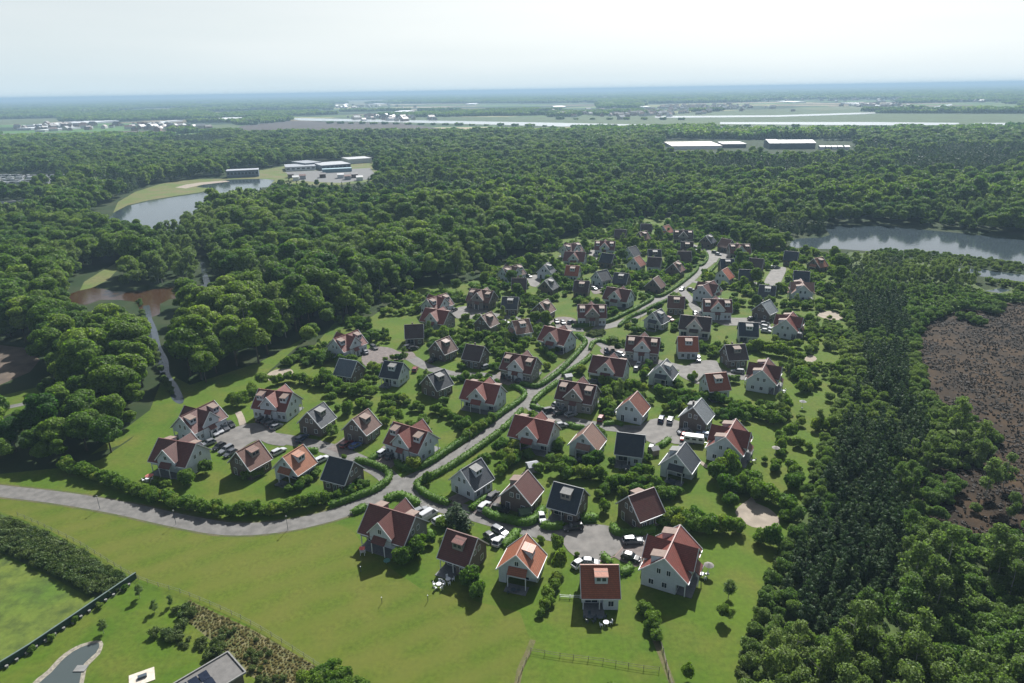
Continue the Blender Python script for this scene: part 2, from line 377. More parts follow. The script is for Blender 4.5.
sheet('lake_bank', [(113,213),(118,202),(135,192),(160,184),(186,179.5),(212,179),(232,178.6),(205,184),(196,187),(214,188.5),(199,192.5),(175,196),(150,200),(128,205)], .034, M['park'])
sheet('lake_beach', [(175,187.5),(186,184.5),(200,182.5),(225,180.5),(230,181.5),(200,185),(186,188.5)], .040, M['sand'])
sheet('industry_yard', [(226,181),(232,172),(262,170),(285,166),(355,161),(376,160),(380,170),(376,181),(330,186),(290,184)], .022, M['park'])
sheet('industry_paving', [(285,172),(370,168),(378,178),(340,183),(300,181)], .036, plain('yard_paving', (.12, .12, .12), .9))
sheet('ditch', step=1.5, z=.03, mat=M['ditch'], pts=[(143,306),(149,305),(152,318),(157,330),(161,346),(168,360),(170,374),(178,386),(184,400),(180,404),(172,399),(168,386),(160,372),(156,354),(148,340),(146,324)])
sheet('ditch_north', [(200,262),(205,262),(208,276),(214,292),(206,292),(202,276)], .030, M['ditch'])
sheet('brown_pond', [(62,297),(78,291),(96,287),(112,291),(126,292),(150,290),(175,286),(215,284),(235,290),(200,297),(170,299),(160,304),(160,314),(150,318),(141,312),(136,302),(120,300),(100,300),(86,305),(66,302)], .026, M['pond'])
sheet('ditch_bank', [(78,294),(84,282),(100,272),(118,262),(121,266),(108,280),(96,286)], .024, M['park'])
sheet('soil_yard', [(-80,342),(0,345),(26,348),(40,360),(30,372),(0,385),(-80,400)], .022, M['soil'])
sheet('left_lawn', [(-80,405),(0,396),(50,384),(70,390),(40,402),(0,418),(-80,440)], .020, M['lawn'])
sheet('lawn_by_ditch', [(165,372),(190,385),(260,362),(310,335),(250,388),(190,408),(150,425),(120,445),(90,455),(150,410)], .006, M['lawn'])
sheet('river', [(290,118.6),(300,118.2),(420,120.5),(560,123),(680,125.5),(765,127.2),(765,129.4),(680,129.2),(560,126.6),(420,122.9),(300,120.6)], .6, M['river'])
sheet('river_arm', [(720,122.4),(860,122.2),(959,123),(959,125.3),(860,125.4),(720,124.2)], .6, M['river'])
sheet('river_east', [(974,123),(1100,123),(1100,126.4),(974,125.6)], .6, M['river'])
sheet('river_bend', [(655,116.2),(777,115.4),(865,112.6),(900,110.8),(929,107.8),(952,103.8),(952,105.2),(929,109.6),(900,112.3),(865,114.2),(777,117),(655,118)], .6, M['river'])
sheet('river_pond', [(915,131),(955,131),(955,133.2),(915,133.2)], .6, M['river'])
FIELDS = [
 ('river_meadow', [(380,123.5),(560,127),(700,129.6),(800,130),(1100,130),(1100,110),(900,106),(800,108),(700,112),(560,117),(420,117),(330,117)], (0.050,0.083,0.025)),
 ('ploughed_field', [(240,126),(290,121),(400,123),(450,130),(300,134),(230,132)], (0.061,0.050,0.047)),
 ('tan_field', [(0,134),(90,132),(172,130),(176,136),(60,139.5),(-30,142)], (0.086,0.076,0.050)),
 ('green_field', [(112,135),(168,132.5),(175,136),(120,138)], (0.065,0.108,0.029)),
 ('west_field', [(-20,120),(60,118),(66,121),(40,124),(-20,125)], (0.086,0.108,0.043)),
 ('pale_field', [(335,101),(392,99.5),(395,102.5),(350,104.5)], (0.130,0.137,0.072)),
 ('north_field', [(190,104),(215,103.2),(218,105),(195,106)], (0.115,0.130,0.065)),
 ('brown_field', [(205,113),(260,111),(262,113),(215,116)], (0.094,0.072,0.058)),
 ('east_field', [(800,108.5),(890,104),(900,106.5),(820,111)], (0.086,0.108,0.043)),
 ('south_bank_field', [(192,126),(240,124),(236,129),(190,131)], (0.072,0.101,0.036)),
]
for i, (nm, pl, c) in enumerate(FIELDS):
    sheet(nm, pl, .3 + i * .02, grassy(nm + '_cover', [c, [v * 1.15 for v in c], [v * .8 for v in c]], .004, .012, .05))

# ------------------------------------------------------------------ roads
ROADS_W = []
M['track'] = grassy('worn_track', [(.10, .095, .045), (.12, .105, .055), (.085, .10, .03)], .2, .6, 2)
M['verge'] = grassy('worn_verge', [(.075, .085, .035), (.11, .10, .055), (.06, .09, .02)], .15, .5, 2.5)
def road(name, pts, w, z, mat, nm_end=None):
    P = spline([at(*p) for p in pts], 2.5)
    ROADS_W.append(([(p.x, p.y) for p in P], w / 2))
    vs = []; fs = []
    for i, p in enumerate(P):
        d = (P[min(i + 1, len(P) - 1)] - P[max(i - 1, 0)]).normalized(); s = Vector((-d.y, d.x, 0)) * w / 2
        vs += [(p.x + s.x, p.y + s.y, z), (p.x - s.x, p.y - s.y, z)]
    for i in range(len(P) - 1): fs.append((2 * i, 2 * i + 1, 2 * i + 3, 2 * i + 2))
    me = bpy.data.meshes.new(name); me.from_pydata(vs, [], fs); me.materials.append(mat)
    bm = bmesh.new(); bm.from_mesh(me)
    for f in bm.faces:
        f.normal_update()
        if f.normal.z < 0: f.normal_flip()
    bm.to_mesh(me); bm.free()
    return tag(link(bpy.data.objects.new(name, me)), kind='structure')
MAIN = [(-120,478),(0,491),(60,498),(120,508),(180,521),(230,529),(280,526.5),(330,516),(368,502),(396,487),(425,473.5),(455,457.5),(490,433),(510,414),(527,398),(545,384),(565,367.5),(580,355),(588,344),(590,336),(600,328),(614,325),(640,314),(653,302.5),(670,293),(680,287.5),(691,279),(700,270),(709,263),(712.5,257),(710,252.5),(703,249),(694,246),(686,243)]
road('road_verge', MAIN, 6.1, .030, M['verge'])
road('main_road', MAIN, 4.9, .05, M['road'])
road('front_lane', [(398,486),(415,495),(440,505),(478,515),(510,524),(545,532),(572,538)], 5.6, .054, M['road'])
road('left_lane', [(396,485),(380,471),(355,459),(330,449),(300,442),(270,437),(250,436)], 5.4, .058, M['road'])
road('upper_lane', [(526,391),(510,381),(484,375.5),(453,374.3),(424.8,366),(408.4,357),(388,354),(375,357)], 4.8, .062, M['road'])
road('middle_lane', [(527,400),(535,409),(550,416),(568,420),(606,427),(645,430)], 4.8, .066, M['road'])
road('centre_lane', [(594,339),(604,345),(614.8,352.8),(631,356),(643.4,359),(664,363.5),(690,370)], 4.8, .070, M['road'])
road('bend_lane', [(584,330),(569,329),(553,325),(535,320.5),(523,319.5),(502,316),(479,313)], 4.6, .074, M['road'])
road('right_lane', [(680,288),(690,300),(698,311),(716,321),(735,322),(757,321.5),(767,326)], 4.4, .078, M['road'])
road('lakeside_lane', [(709,264),(716,257),(722,252)], 4.0, .082, M['road'])
road('east_lane', [(690,281),(720,286),(750,283),(768,283),(774,270)], 3.6, .086, M['road'])
road('west_path', [(-60,425),(0,409),(30,402),(61,386)], 3.0, .050, M['road'])
road('drive', [(478,515),(487,506),(497,494)], 4.6, .090, M['drive'])
road('drive_by_house', [(449,504),(460,499),(466,496)], 4.5, .090, M['drive'])
road('drive_red_cars', [(335,452),(346,446),(356,438)], 7, .090, M['drive'])
road('drive_side', [(378,466),(388,456),(396,448)], 8, .094, M['drive'])
road('footpath', [(243,425),(241,418),(238,412)], 2.0, .090, M['sand'])
road('garden_path', [(697,460),(703,464),(708,468)], 1.3, .090, M['sand'])
road('track_behind_gardens', [(505,862),(516,690),(527,655),(533,640)], 1.1, .024, M['track'])
road('track_right_garden', [(700,760),(672,683),(664,662),(655,640)], 1.1, .024, M['track'])
def court(name, pts, z, mat, step=1.5):
    P = [at(*p) for p in pts]; ROADS_W.append(([(p.x, p.y) for p in P] + [(P[0].x, P[0].y)], 1.0)); COURTS.append(pts)
    return sheet(name, pts, z, mat, step=step)
COURTS = []
court('front_court', [(562,540),(565,532),(577,526),(595,524.5),(612,527),(622,534),(623,545),(613,556),(597,561.5),(580,559),(568,551)], .098, M['court'])
court('front_drive', [(617,531),(635,534),(652,536),(655,545),(650,560),(636,567),(622,562),(614,557),(622,545)], .094, M['drive'])
court('left_court', [(215,437),(225,431),(240,426),(255,423),(272,426),(276,433),(290,440),(284,446),(268,444),(258,440),(246,446),(236,452),(222,448)], .098, M['court'])
court('upper_court', [(364,352),(376,347),(390,348),(400,352),(412,352),(415,358),(400,360),(388,360),(382,366),(370,368),(362,362)], .098, M['drive'])
court('middle_court', [(640,426),(650,420),(665,418),(678,421),(690,428),(696,437),(692,444),(674,444),(664,440),(655,444),(645,440),(632,434)], .102, M['court'])
court('middle_parking', [(546,410),(556,404),(570,402),(580,405),(578,412),(570,419),(556,417)], .102, M['drive'])
court('lane_parking', [(496,380),(500,372),(518,374),(526,379),(522,386),(510,386)], .102, M['drive'])
court('centre_court', [(678,374),(688,365),(700,361),(716,361),(720,368),(728,371),(746,375),(744,380),(722,379),(704,382),(697,384)], .102, M['court'])
court('centre_parking', [(600,350),(612,346),(626,350),(640,358),(652,362),(646,370),(628,364),(606,356)], .106, M['drive'])
court('west_court', [(452,312),(460,307),(474,306.5),(486,308),(486,315),(470,319),(456,318)], .102, M['court'])
court('bend_parking', [(550,322),(560,317),(575,319),(574,327),(560,327)], .102, M['drive'])
court('lake_court', [(764,284),(768,275),(776,268),(786,268),(782,280),(778,287),(768,288)], .102, M['court'])
court('small_court', [(528,277),(537,275),(541,281),(536,287),(528,284)], .098, M['court'])
court('inner_court', [(588,252),(597,250),(602,256),(594,260)], .098, M['court'])
court('garden_court', [(590,284),(602,282),(606,290),(594,294)], .098, M['drive'])
court('east_court', [(712,256),(722,252),(730,256),(722,262),(714,262)], .098, M['court'])
court('right_court', [(716,318),(738,318),(760,318),(770,322),(766,330),(750,326),(722,325)], .102, M['court'])
court('sand_court', [(735,512),(742,504),(748,500),(752,496),(756,503),(768,508),(779,518),(778,526),(770,529),(752,527),(742,522)], .040, M['sand'])
court('sand_patch', [(804,358),(812,355),(817,359),(812,362),(805,362)], .040, M['sand'])
court('sand_path', [(816,314),(830,311),(842,315),(840,320),(826,319)], .040, M['sand'])
court('playground', [(266,376),(275,370),(290,369),(293,374),(282,380),(270,381)], .040, M['sand'])
sheet('road_island', [(584,335.5),(590,331.5),(600,330),(607,332.5),(602,337.5),(592,338.5)], .110, M['scrubfloor'])

# ------------------------------------------------------------------ houses
PROTO = {}
def instance(name, tree, loc, rz):
    """tree: list of (part name, mesh, [sub-parts])"""
    root = empty(name, loc, rz)
    def put(items, parent):
        for nm, me, kids in items:
            o = bpy.data.objects.new(nm, me); link(o, parent); put(kids, o)
    put(tree, root); return root

def win(items, x, y, z, w, h, face, detail, door=False):
    """one window or door in a wall; face = outward direction 'x+','x-','y+','y-'"""
    fr, pn = MB(), MB(); t = .05
    def bx(mb, hw, z0, z1, o0, o1, off=0):
        if face[0] == 'x':
            s = 1 if face[1] == '+' else -1; a, b_ = sorted((x + s * o0, x + s * o1)); mb.box(a, b_, y - hw + off, y + hw + off, z0, z1)
        else:
            s = 1 if face[1] == '+' else -1; a, b_ = sorted((y + s * o0, y + s * o1)); mb.box(x - hw + off, x + hw + off, a, b_, z0, z1)
    if not detail:
        bx(pn, w / 2, z, z + h, -.02, t); items.append(('door' if door else 'window', pn.mesh('window', M['door'] if door else M['glass']), [])); return
    fw_ = .09
    bx(fr, w / 2 + fw_, z - fw_, z, -.02, t + .03); bx(fr, w / 2 + fw_, z + h, z + h + fw_, -.02, t + .03)
    for s in (-1, 1): bx(fr, fw_ / 2, z, z + h, -.02, t + .03, s * (w / 2 + fw_ / 2))
    bx(fr, .03, z, z + h, -.02, t + .02)
    bx(pn, w / 2, z, z + h, -.02, t)
    if door: items.append(('door', pn.mesh('door', M['door']), [('door_frame', fr.mesh('door_frame', M['white_trim']), [])]))
    else: items.append(('window', fr.mesh('window', M['white_trim']), [('pane', pn.mesh('pane', M['glass']), [])]))

def roof_side(L, yo, ze, zr, s, t=.16):
    """one slope; s=-1 towards -y, +1 towards +y"""
    q = [(-L, 0, zr), (-L, s * yo, ze), (L, s * yo, ze), (L, 0, zr)]
    if s > 0: q = q[::-1]
    return MB().slab(q, t)

def verge(L, yo, ze, zr, x, e):
    mb = MB()
    for s in (-1, 1):
        sl = (zr - ze) / yo
        mb.beam((x, -s * .0, zr + .03), (x, s * (yo + .03), ze + .03 - .02), e, .26)
    return mb

def shed_dormer(items, xc, s, yo, ze, zr, topmat, roofmat, wallmat, detail, w=2.5):
    """flat-roofed dormer in a slope: starts just under the ridge, front face part way down"""
    k = (zr - ze) / yo; y0 = .35; y1 = yo * .62
    z0 = zr - .25; z1 = z0 - .5; zb = zr - k * y1
    body = MB(); ys = sorted((s * y0, s * (y1 - .25)))
    zf0 = zr - k * (y1 - .25) - .1
    pl = [(s * y0, z0 - .2), (s * (y1 - .25), z1 - .12), (s * (y1 - .25), zf0), (s * y0, zr - k * y0 - .3)]
    body.prism(pl, xc - w / 2 + .1, xc + w / 2 - .1)
    top = MB(); q = [(xc - w / 2, s * (y0 - .25), z0 + .03), (xc - w / 2, s * y1, z1), (xc + w / 2, s * y1, z1), (xc + w / 2, s * (y0 - .25), z0 + .03)]
    if s > 0: q = q[::-1]
    top.slab(q, .14)
    kids = [('dormer_roof', top.mesh('dormer_roof', topmat), [])]
    f = 'y+' if s > 0 else 'y-'
    n_ = 2 if w > 2 else 1
    for i in range(n_):
        win(kids, xc + (i - (n_ - 1) / 2) * 1.05, s * (y1 - .25), z1 - .12 - 1.0, .75, .72, f, False)
    items.append(('dormer', body.mesh('dormer', wallmat), kids))

def cottage(roof, wall, dorm, porch, detail, top='a'):
    """single house. ridge along x, dorm in 'r','l','b','n' (r = -y), porch in 'A' (gable at -x), 'B' (+x), 'E' (eave side -y), 'n'"""
    key = ('c', roof, wall, dorm, porch, detail, top)
    if key in PROTO: return PROTO[key]
    L, hw, oh = 3.45, 3.9, .5; yo = hw + oh; zr = 7.5; ze = 3.05; k = (zr - ze) / yo; zw = zr - k * hw
    wm = {'w': M['white_wall'], 'b': M['brick_wall'], 'g': M['grey_wall']}[wall]; tm = M['tile_' + roof]
    it = []
    body = MB(); zb = 2.45; a0, a1, b0 = -L, L, -hw
    if porch == 'A': a0 = -L + 2.0
    if porch == 'B': a1 = L - 2.0
    if porch == 'E': b0 = -hw + 1.9
    if porch == 'n': zb = 0
    e_ = .002
    body.prism([(-hw, zb), (hw, zb), (hw, zw - .12), (0, zr - .12), (-hw, zw - .12)], -L, L)
    if porch != 'n':
        body.box(a0, a1, b0, hw, 0, zb - e_)
        if porch == 'A': body.box(-L, a0 - e_, hw - 1.6, hw, 0, zb - e_); 
        if porch == 'B': body.box(a1 + e_, L, -hw, -hw + 1.6, 0, zb - e_)
        if porch == 'E': body.box(L * .15, L, -hw, b0 - e_, 0, zb - e_)
    it.append(('wall', body.mesh('wall', wm), []))
    rl = []
    roofm = MB()
    for s in (-1, 1):
        r_ = roof_side(L + .35, yo, ze, zr, s); roofm.add(r_.v, r_.f)
    kids = [('ridge_cap', MB().beam((-L - .36, 0, zr + .03), (L + .36, 0, zr + .03), .26, .14).mesh('ridge_cap', tm), [])]
    it.append(('roof', roofm.mesh('roof', tm), kids))
    for x in (-L - .38, L + .38):
        it.append(('barge_board', verge(L, yo, ze, zr, x, .10).mesh('barge_board', M['white_trim']), []))
    if detail:
        for s in (-1, 1):
            it.append(('gutter', MB().box(-L - .3, L + .3, s * (yo + .06) - .07, s * (yo + .06) + .07, ze - .17, ze - .03).mesh('gutter', M['white_trim']), []))
    tp = M['dormer_grey'] if roof in ('slate', 'grey', 'navy', 'bluegrey') else M['dormer_top']
    if top == 't': tp = tm
    for s, c_ in ((-1, 'r'), (1, 'l')):
        if dorm in (c_, 'b'): shed_dormer(it, .2, s, yo, ze, zr, tp, tm, M['white_wall'] if wall == 'w' else M['grey_wall'], detail, 2.7)
    # gable windows
    for x, f, pc in ((-L, 'x-', 'A'), (L, 'x+', 'B')):
        if porch == pc:
            win(it, x, 0, 4.75, .8, 1.0, f, detail)
            s = -1 if f == 'x-' else 1
            q = [(x, -2.3, 4.35), (x + s * 1.25, -2.3, 3.15), (x + s * 1.25, 1.7, 3.15), (x, 1.7, 4.35)]
            if s > 0: q = q[::-1]
            it.append(('porch_roof', MB().slab(q, .12).mesh('porch_roof', tm), []))
            it.append(('porch_beam', MB().box(min(x + s * 1.1, x + s * 1.2), max(x + s * 1.1, x + s * 1.2), -2.25, 1.65, 2.85, 3.02).mesh('porch_beam', M['white_trim']), []))
            for yy in (-2.2, 1.6):
                it.append(('post', MB().box(*sorted((x + s * 1.05, x + s * 1.22)), yy - .08, yy + .08, .12, 2.85).mesh('post', M['white_trim']), []))
            it.append(('terrace', MB().box(*sorted((x + s * .02, x + s * 2.6)), -2.6, 2.0, 0, .12).mesh('terrace', M['terrace']), []))
            xi = a0 if f == 'x-' else a1
            win(it, xi, -1.0, .2, 2.0, 2.0, f, detail); 
        else:
            for yy in (-.85, .85): win(it, x, yy, 3.9, .75, 1.15, f, detail)
            win(it, x, -2.1, .9, .95, 1.2, f, detail)
            win(it, x, 1.9, .15 if not porch == 'E' else .9, .95, 1.95 if not porch == 'E' else 1.2, f, detail)
    for s in (-1, 1):
        f = 'y+' if s > 0 else 'y-'
        if porch == 'E' and s < 0:
            win(it, -1.6, b0, .2, 2.4, 2.05, f, detail)
            for xx in (-L + .1, -.2):
                it.append(('post', MB().box(xx - .08, xx + .08, -hw - .0, -hw + .16, .1, 2.44).mesh('post', M['white_trim']), []))
            it.append(('terrace', MB().box(-L + .1, .7, -hw - 2.2, b0 - .05, 0, .1).mesh('terrace', M['terrace']), []))
            win(it, 2.0, -hw, .9, 1.0, 1.2, f, detail)
        else:
            win(it, -1.9, s * hw, .9, 1.0, 1.2, f, detail); win(it, 1.9, s * hw, .9, 1.0, 1.2, f, detail)
            win(it, .2, s * hw, .1, .95, 2.1, f, detail, door=True)
    it.append(('chimney', MB().box(-.9, -.4, .7, 1.2, zr - k * 1.2 - .2, zr + .55).mesh('chimney', wm if wall != 'w' else M['grey_wall']), [])) if roof in ('grey', 'dbrown') else None
    PROTO[key] = it; return it

def double(roof, wall, detail, xtra=''):
    """large double cottage: cross gable through the middle, dormers on the -y side, verandas on the +y side"""
    key = ('d', roof, wall, detail, xtra)
    if key in PROTO: return PROTO[key]
    L, hw, oh = 5.85, 4.5, .5; yo = hw + oh; zr = 8.0; ze = 3.5; k = (zr - ze) / yo; zw = zr - k * hw
    wm = {'w': M['white_wall'], 'b': M['brick_wall'], 'g': M['grey_wall']}[wall]; tm = M['tile_' + roof]
    gm = M['white_wall'] if 'x' not in xtra else M['grey_wall']
    it = []; body = MB(); zb = 2.45
    body.prism([(-hw, zb), (hw, zb), (hw, zw - .12), (0, zr - .12), (-hw, zw - .12)], -L, L)
    body.box(-L, L, -hw, hw - 1.9, 0, zb - .002)
    it.append(('wall', body.mesh('wall', wm), []))
    roofm = MB()
    for s in (-1, 1):
        r_ = roof_side(L + .35, yo, ze, zr, s); roofm.add(r_.v, r_.f)
    kids = [('ridge_cap', MB().beam((-L - .36, 0, zr + .03), (L + .36, 0, zr + .03), .26, .14).mesh('ridge_cap', tm), [])]
    it.append(('roof', roofm.mesh('roof', tm), kids))
    for x in (-L - .38, L + .38):
        it.append(('barge_board', verge(L, yo, ze, zr, x, .10).mesh('barge_board', M['white_trim']), []))
    # cross wing
    cw, y_f, y_b = 2.85, -hw - .35, hw + .45; zc = zr - .02; kc = 1.08; zcw = zc - kc * cw
    cross = MB(); cross.prism([(-cw, 2.6), (cw, 2.6), (cw, zcw - .1), (0, zc - .12), (-cw, zcw - .1)], y_f, y_b, 'y')
    cross.box(-cw, cw, y_f, y_b - 1.9, 0, 2.598)
    ck = []
    rm = MB(); co = cw + .35; ya, yb = y_f - .4, y_b + .4
    for s in (-1, 1):
        q = [(0, ya, zc), (s * co, ya, zc - kc * co), (s * co, yb, zc - kc * co), (0, yb, zc)]
        if s < 0: q = q[::-1]
        rm.slab(q, .14)
    it.append(('cross_gable', cross.mesh('cross_gable', gm), ck))
    it.append(('cross_roof', rm.mesh('cross_roof', tm), []))
    for y in (ya - .03, yb + .03):
        mb = MB()
        for s in (-1, 1): mb.beam((0, y, zc + .03), (s * (co + .03), y, zc - kc * co), .10, .24)
        it.append(('barge_board', mb.mesh('barge_board', M['white_trim']), []))
    win(it, 0, y_f, 4.9, .9, 1.1, 'y-', detail); win(it, 0, y_b, 4.9, .9, 1.1, 'y+', detail)
    # lean-to roofs in front of the cross gable
    for s, y in ((-1, y_f), (1, y_b)):
        wd = 1.75 if s > 0 else 1.15; zt = 4.15 if s > 0 else 3.7; dp = 1.3 if s > 0 else 1.0
        q = [(-wd, y, zt), (-wd, y + s * dp, zt - 1.15), (wd, y + s * dp, zt - 1.15), (wd, y, zt)]
        if s > 0: q = q[::-1]
        it.append(('porch_roof', MB().slab(q, .12).mesh('porch_roof', tm), []))
        for xx in (-wd + .1, wd - .1):
            it.append(('post', MB().box(xx - .08, xx + .08, min(y + s * (dp - .25), y + s * (dp - .08)), max(y + s * (dp - .25), y + s * (dp - .08)), .1, zt - 1.2).mesh('post', M['white_trim']), []))
    for s in (-1, 1):
        shed_dormer(it, s * 4.15, -1, yo, ze, zr, M['dormer_top'], tm, M['white_wall'] if wall == 'w' else M['grey_wall'], detail, 2.3)
    for x, f in ((-L, 'x-'), (L, 'x+')):
        for yy in (-1.0, 1.0): win(it, x, yy, 4.0, .75, 1.15, f, detail)
        win(it, x, -2.4, .95, .95, 1.15, f, detail); win(it, x, .3, .95, .95, 1.15, f, detail)
        it.append(('post', MB().box(x - .09 + (.1 if x < 0 else -.1), x + .09 + (.1 if x < 0 else -.1), hw - .2, hw - .02, .1, 2.44).mesh('post', M['white_trim']), []))
    it.append(('terrace', MB().box(-L + .3, L - .3, hw - 1.85, hw + 1.3, 0, .1).mesh('terrace', M['terrace']), []))
    for xx in (-4.2, 4.2): win(it, xx, hw - 1.9, .2, 2.2, 2.1, 'y+', detail)
    for xx in (-4.9, -3.4, 3.4, 4.9): win(it, xx, -hw, .9, .8, 1.2, 'y-', detail)
    for xx in (-.7, .7): win(it, xx, y_f, .1, .85, 2.1, 'y-', detail, door=True)
    if detail:
        for s in (-1, 1):
            for x0_, x1_ in ((-L - .3, -cw - .4), (cw + .4, L + .3)):
                it.append(('gutter', MB().box(x0_, x1_, s * (yo + .06) - .07, s * (yo + .06) + .07, ze - .17, ze - .03).mesh('gutter', M['white_trim']), []))
    PROTO[key] = it; return it

ROWS = {'FR': 'front row', 'LC': 'left court', 'UL': 'upper lane', 'SB': 'second row', 'MC': 'middle court', 'CC': 'centre block', 'RL': 'right lane',
        'WB': 'road bend', 'FE': 'forest edge', 'FM': 'far middle', 'LS': 'lake side', 'NR': 'far road'}
# kind, row, ridge ends in the photo (A, B), roof, wall, dormers / side of the dormers, porch
HOUSES = [
 ('D','FR',369,503.4,416,517,'dred','g','f'), ('S','FR',445.6,528.3,479.4,539,'dred','b','r','E','t'), ('S','FR',516.3,555,526.6,534.4,'orange','w','r','A','t'),
 ('S','FR',579.8,565,619,565,'ored','w','r','E','t'), ('D','FR',664.5,558.4,680,525.6,'red','w','l'),
 ('S','SB',461,470,480.6,458.3,'slate','w','r','n'), ('S','SB',514,485.3,528,470,'dred','b','l','n'), ('S','SB',556.6,482.3,581,488.4,'navy','b','r','E'), ('S','SB',628.3,496.6,654,487.4,'dred','b','l','n'),
 ('S','SB',676,454.5,685.3,442.2,'slate','w','l','A'), ('D','SB',725.6,437,735.8,419.3,'red','w','l'),
 ('D','LC',179.8,417,213.6,400.6,'dred','w','n'), ('D','LC',160.7,438.3,194,443.6,'dred','w','f'), ('D','LC',257.5,388.7,294,392.8,'red','w','n'),
 ('S','LC',307,412.5,323.6,402,'slate','b','r','n'), ('S','LC',236.6,452,258.7,440.5,'brown','b','r','n','t'), ('S','LC',281.6,458,304,444,'orbrown','w','r','A','t'),
 ('S','LC',331,456.5,352,461.5,'navy','b','n','n'), ('S','LC',352,419.4,368.4,408.5,'brown','b','r','n'), ('D','LC',394,421.8,427.8,431.7,'red','w','n'),
 ('D','UL',466,379.8,500.6,385.6,'red','w','f'), ('S','UL',427.8,375.3,444,369,'slate','b','r','n'), ('S','UL',384.8,360.6,403.2,363,'navy','w','r','E'),
 ('S','UL',341,358.7,355.5,361,'bluegrey','b','n','E'), ('D','UL',333.5,339,358,330,'red','w','n'), ('S','UL',403.9,325,423.7,324,'dbrown','b','n','E'),
 ('S','UL',435.4,341.5,449.3,336,'brown','b','r','n','t'), ('S','UL',466.8,344,484.2,346.6,'dbrown','b','n','n'), ('D','UL',505,352.4,537.3,357.7,'dred','g','n'),
 ('D','MC',560.5,380,596,385.5,'dred','g','n','x'), ('D','MC',515.4,414.7,554,422.5,'red','w','f'), ('S','MC',583,433.7,592,422.9,'pink','w','n','A'),
 ('S','MC',618.9,432.3,643.4,435.2,'navy','w','n','E'), ('S','MC',629,400.5,637.7,391,'oredb','w','n','n'), ('S','MC',692.7,408,702,397.5,'grey','b','l','n'),
 ('D','CC',593.2,355.2,627,360,'dred','w','f'), ('D','CC',626.4,335.4,660.6,338,'dred','g','n'), ('S','CC',679,336.6,696.7,337,'ored','w','r','n'),
 ('S','CC',660.6,366,666.8,358.7,'slate','w','r','A'), ('S','CC',725.7,345,744,344,'dbrown','b','r','n'), ('S','CC',705.4,374,725.7,372.3,'ored','w','r','E'),
 ('D','CC',762.4,370,768,358.5,'dred','w','l'), ('D','CC',680,314.8,712.5,317.8,'dbrown','w','f'),
 ('D','RL',702.8,298.8,731.8,299.6,'dred','w','n'), ('S','RL',739,322,758.5,323,'navy','w','r','E'), ('S','RL',761.7,303,769.6,299.6,'grey','b','n','n'),
 ('D','RL',785.8,320,793,311.5,'red','w','l'), ('S','RL',670,295.8,683.2,296.5,'brown','b','r','n'), ('D','RL',704,285,712.5,281,'dred','w','l'),
 ('S','RL',652.5,312.8,661.3,308.4,'slate','w','r','A'),
 ('D','WB',546,326,569,331,'red','w','f'), ('D','WB',577,304.6,606.8,304.6,'dred','w','n','x'), ('S','WB',481,316,491.6,311.3,'brown','b','r','n'),
 ('S','WB',514.5,320.8,526,319,'pink','w','r','A'), ('S','WB',540,302.8,547,299.3,'brown','b','r','n'), ('S','WB',504,296.7,517,297.2,'slate','b','r','n'),
 ('D','WB',473,288.8,490.8,290.9,'brown','b','n','x'), 
 ('D','FE',426.4,299.3,446.6,293,'red','w','n'), ('D','FE',425.4,307.8,449,311.3,'red','g','f'), ('D','FE',502,268,521,264,'brown','w','n'),
 ('S','FE',512.5,278.2,525.7,278.2,'dbrown','b','n','n'), ('S','FE',544,281,552,276.8,'slate','b','r','n'), ('S','FE',543,266,549.4,261.5,'slate','w','r','n'),
 ('D','FM',563.7,245,578.7,242,'dred','w','n'), ('D','FM',566.4,251.3,584,252.2,'dred','w','f'), ('D','FM',594.5,240.8,615.6,241.3,'dred','w','n'),
 ('S','FM',603.3,253,613,254,'navy','b','n','n'), ('S','FM',627.9,247.8,635.8,245.7,'slate','w','n','n'), ('S','FM',633,258.3,640,255.3,'oredb','w','n','n'),
 ('S','FM',648,249.5,661,249.5,'slate','b','r','n'), ('S','FM',649,257,661,257.8,'dbrown','w','n','n'), ('S','FM',568,265.4,578,266,'ored','w','r','n'),
 ('S','FM',597,271.5,606,269.4,'slate','w','n','n'), ('S','FM',615.6,272.4,628,273.6,'slate','b','r','n'), ('S','FM',574.3,280.3,590,281.2,'dbrown','b','r','n'),
 ('D','FM',608.5,287,629.6,290,'dred','w','f'), ('S','FM',652.5,279.4,658.6,275.4,'brown','b','n','n'),
 ('S','NR',671,264.5,680.6,259.6,'brown','b','r','n'), ('S','NR',677,251.3,692,251.3,'dbrown','b','n','n'), ('S','NR',681.5,241.6,693,242,'dbrown','b','r','n'),
 ('D','NR',675,230,692,230.4,'dbrown','g','n','x'), ('S','NR',661,226.7,671,224,'ored','w','n','A'), ('S','NR',640,232,645.4,231,'brown','b','r','n'),
 ('S','NR',615.6,229.3,626,229.7,'dbrown','b','n','n'), ('S','NR',640,224,652.5,224,'dbrown','b','n','n'),
 ('S','LS',704.6,236.4,711.6,233.7,'slate','b','r','n'), ('S','LS',721,238,732.7,240,'brown','b','n','n'), ('D','LS',732,244,747,244,'brown','g','n'),
 ('S','LS',721.3,258.9,732.7,258.9,'navy','b','r','n'), ('S','LS',721,270.6,728.3,267,'ored','w','n','n'), ('S','LS',749.4,257.8,764.4,259.2,'dbrown','b','n','n'),
 ('S','LS',741,269.4,753,270,'navy','b','n','n'), ('S','LS',785,250.8,799,252,'navy','b','n','n'), ('S','LS',815.3,258.3,821.5,257,'orbrown','b','r','A'),
 ('S','LS',794,270.6,810,271.5,'navy','w','n','n'), ('D','LS',804,285.6,800.4,278.5,'pink','w','l'), ('S','LS',760,284.7,775.8,286,'slate','w','r','n'),
]
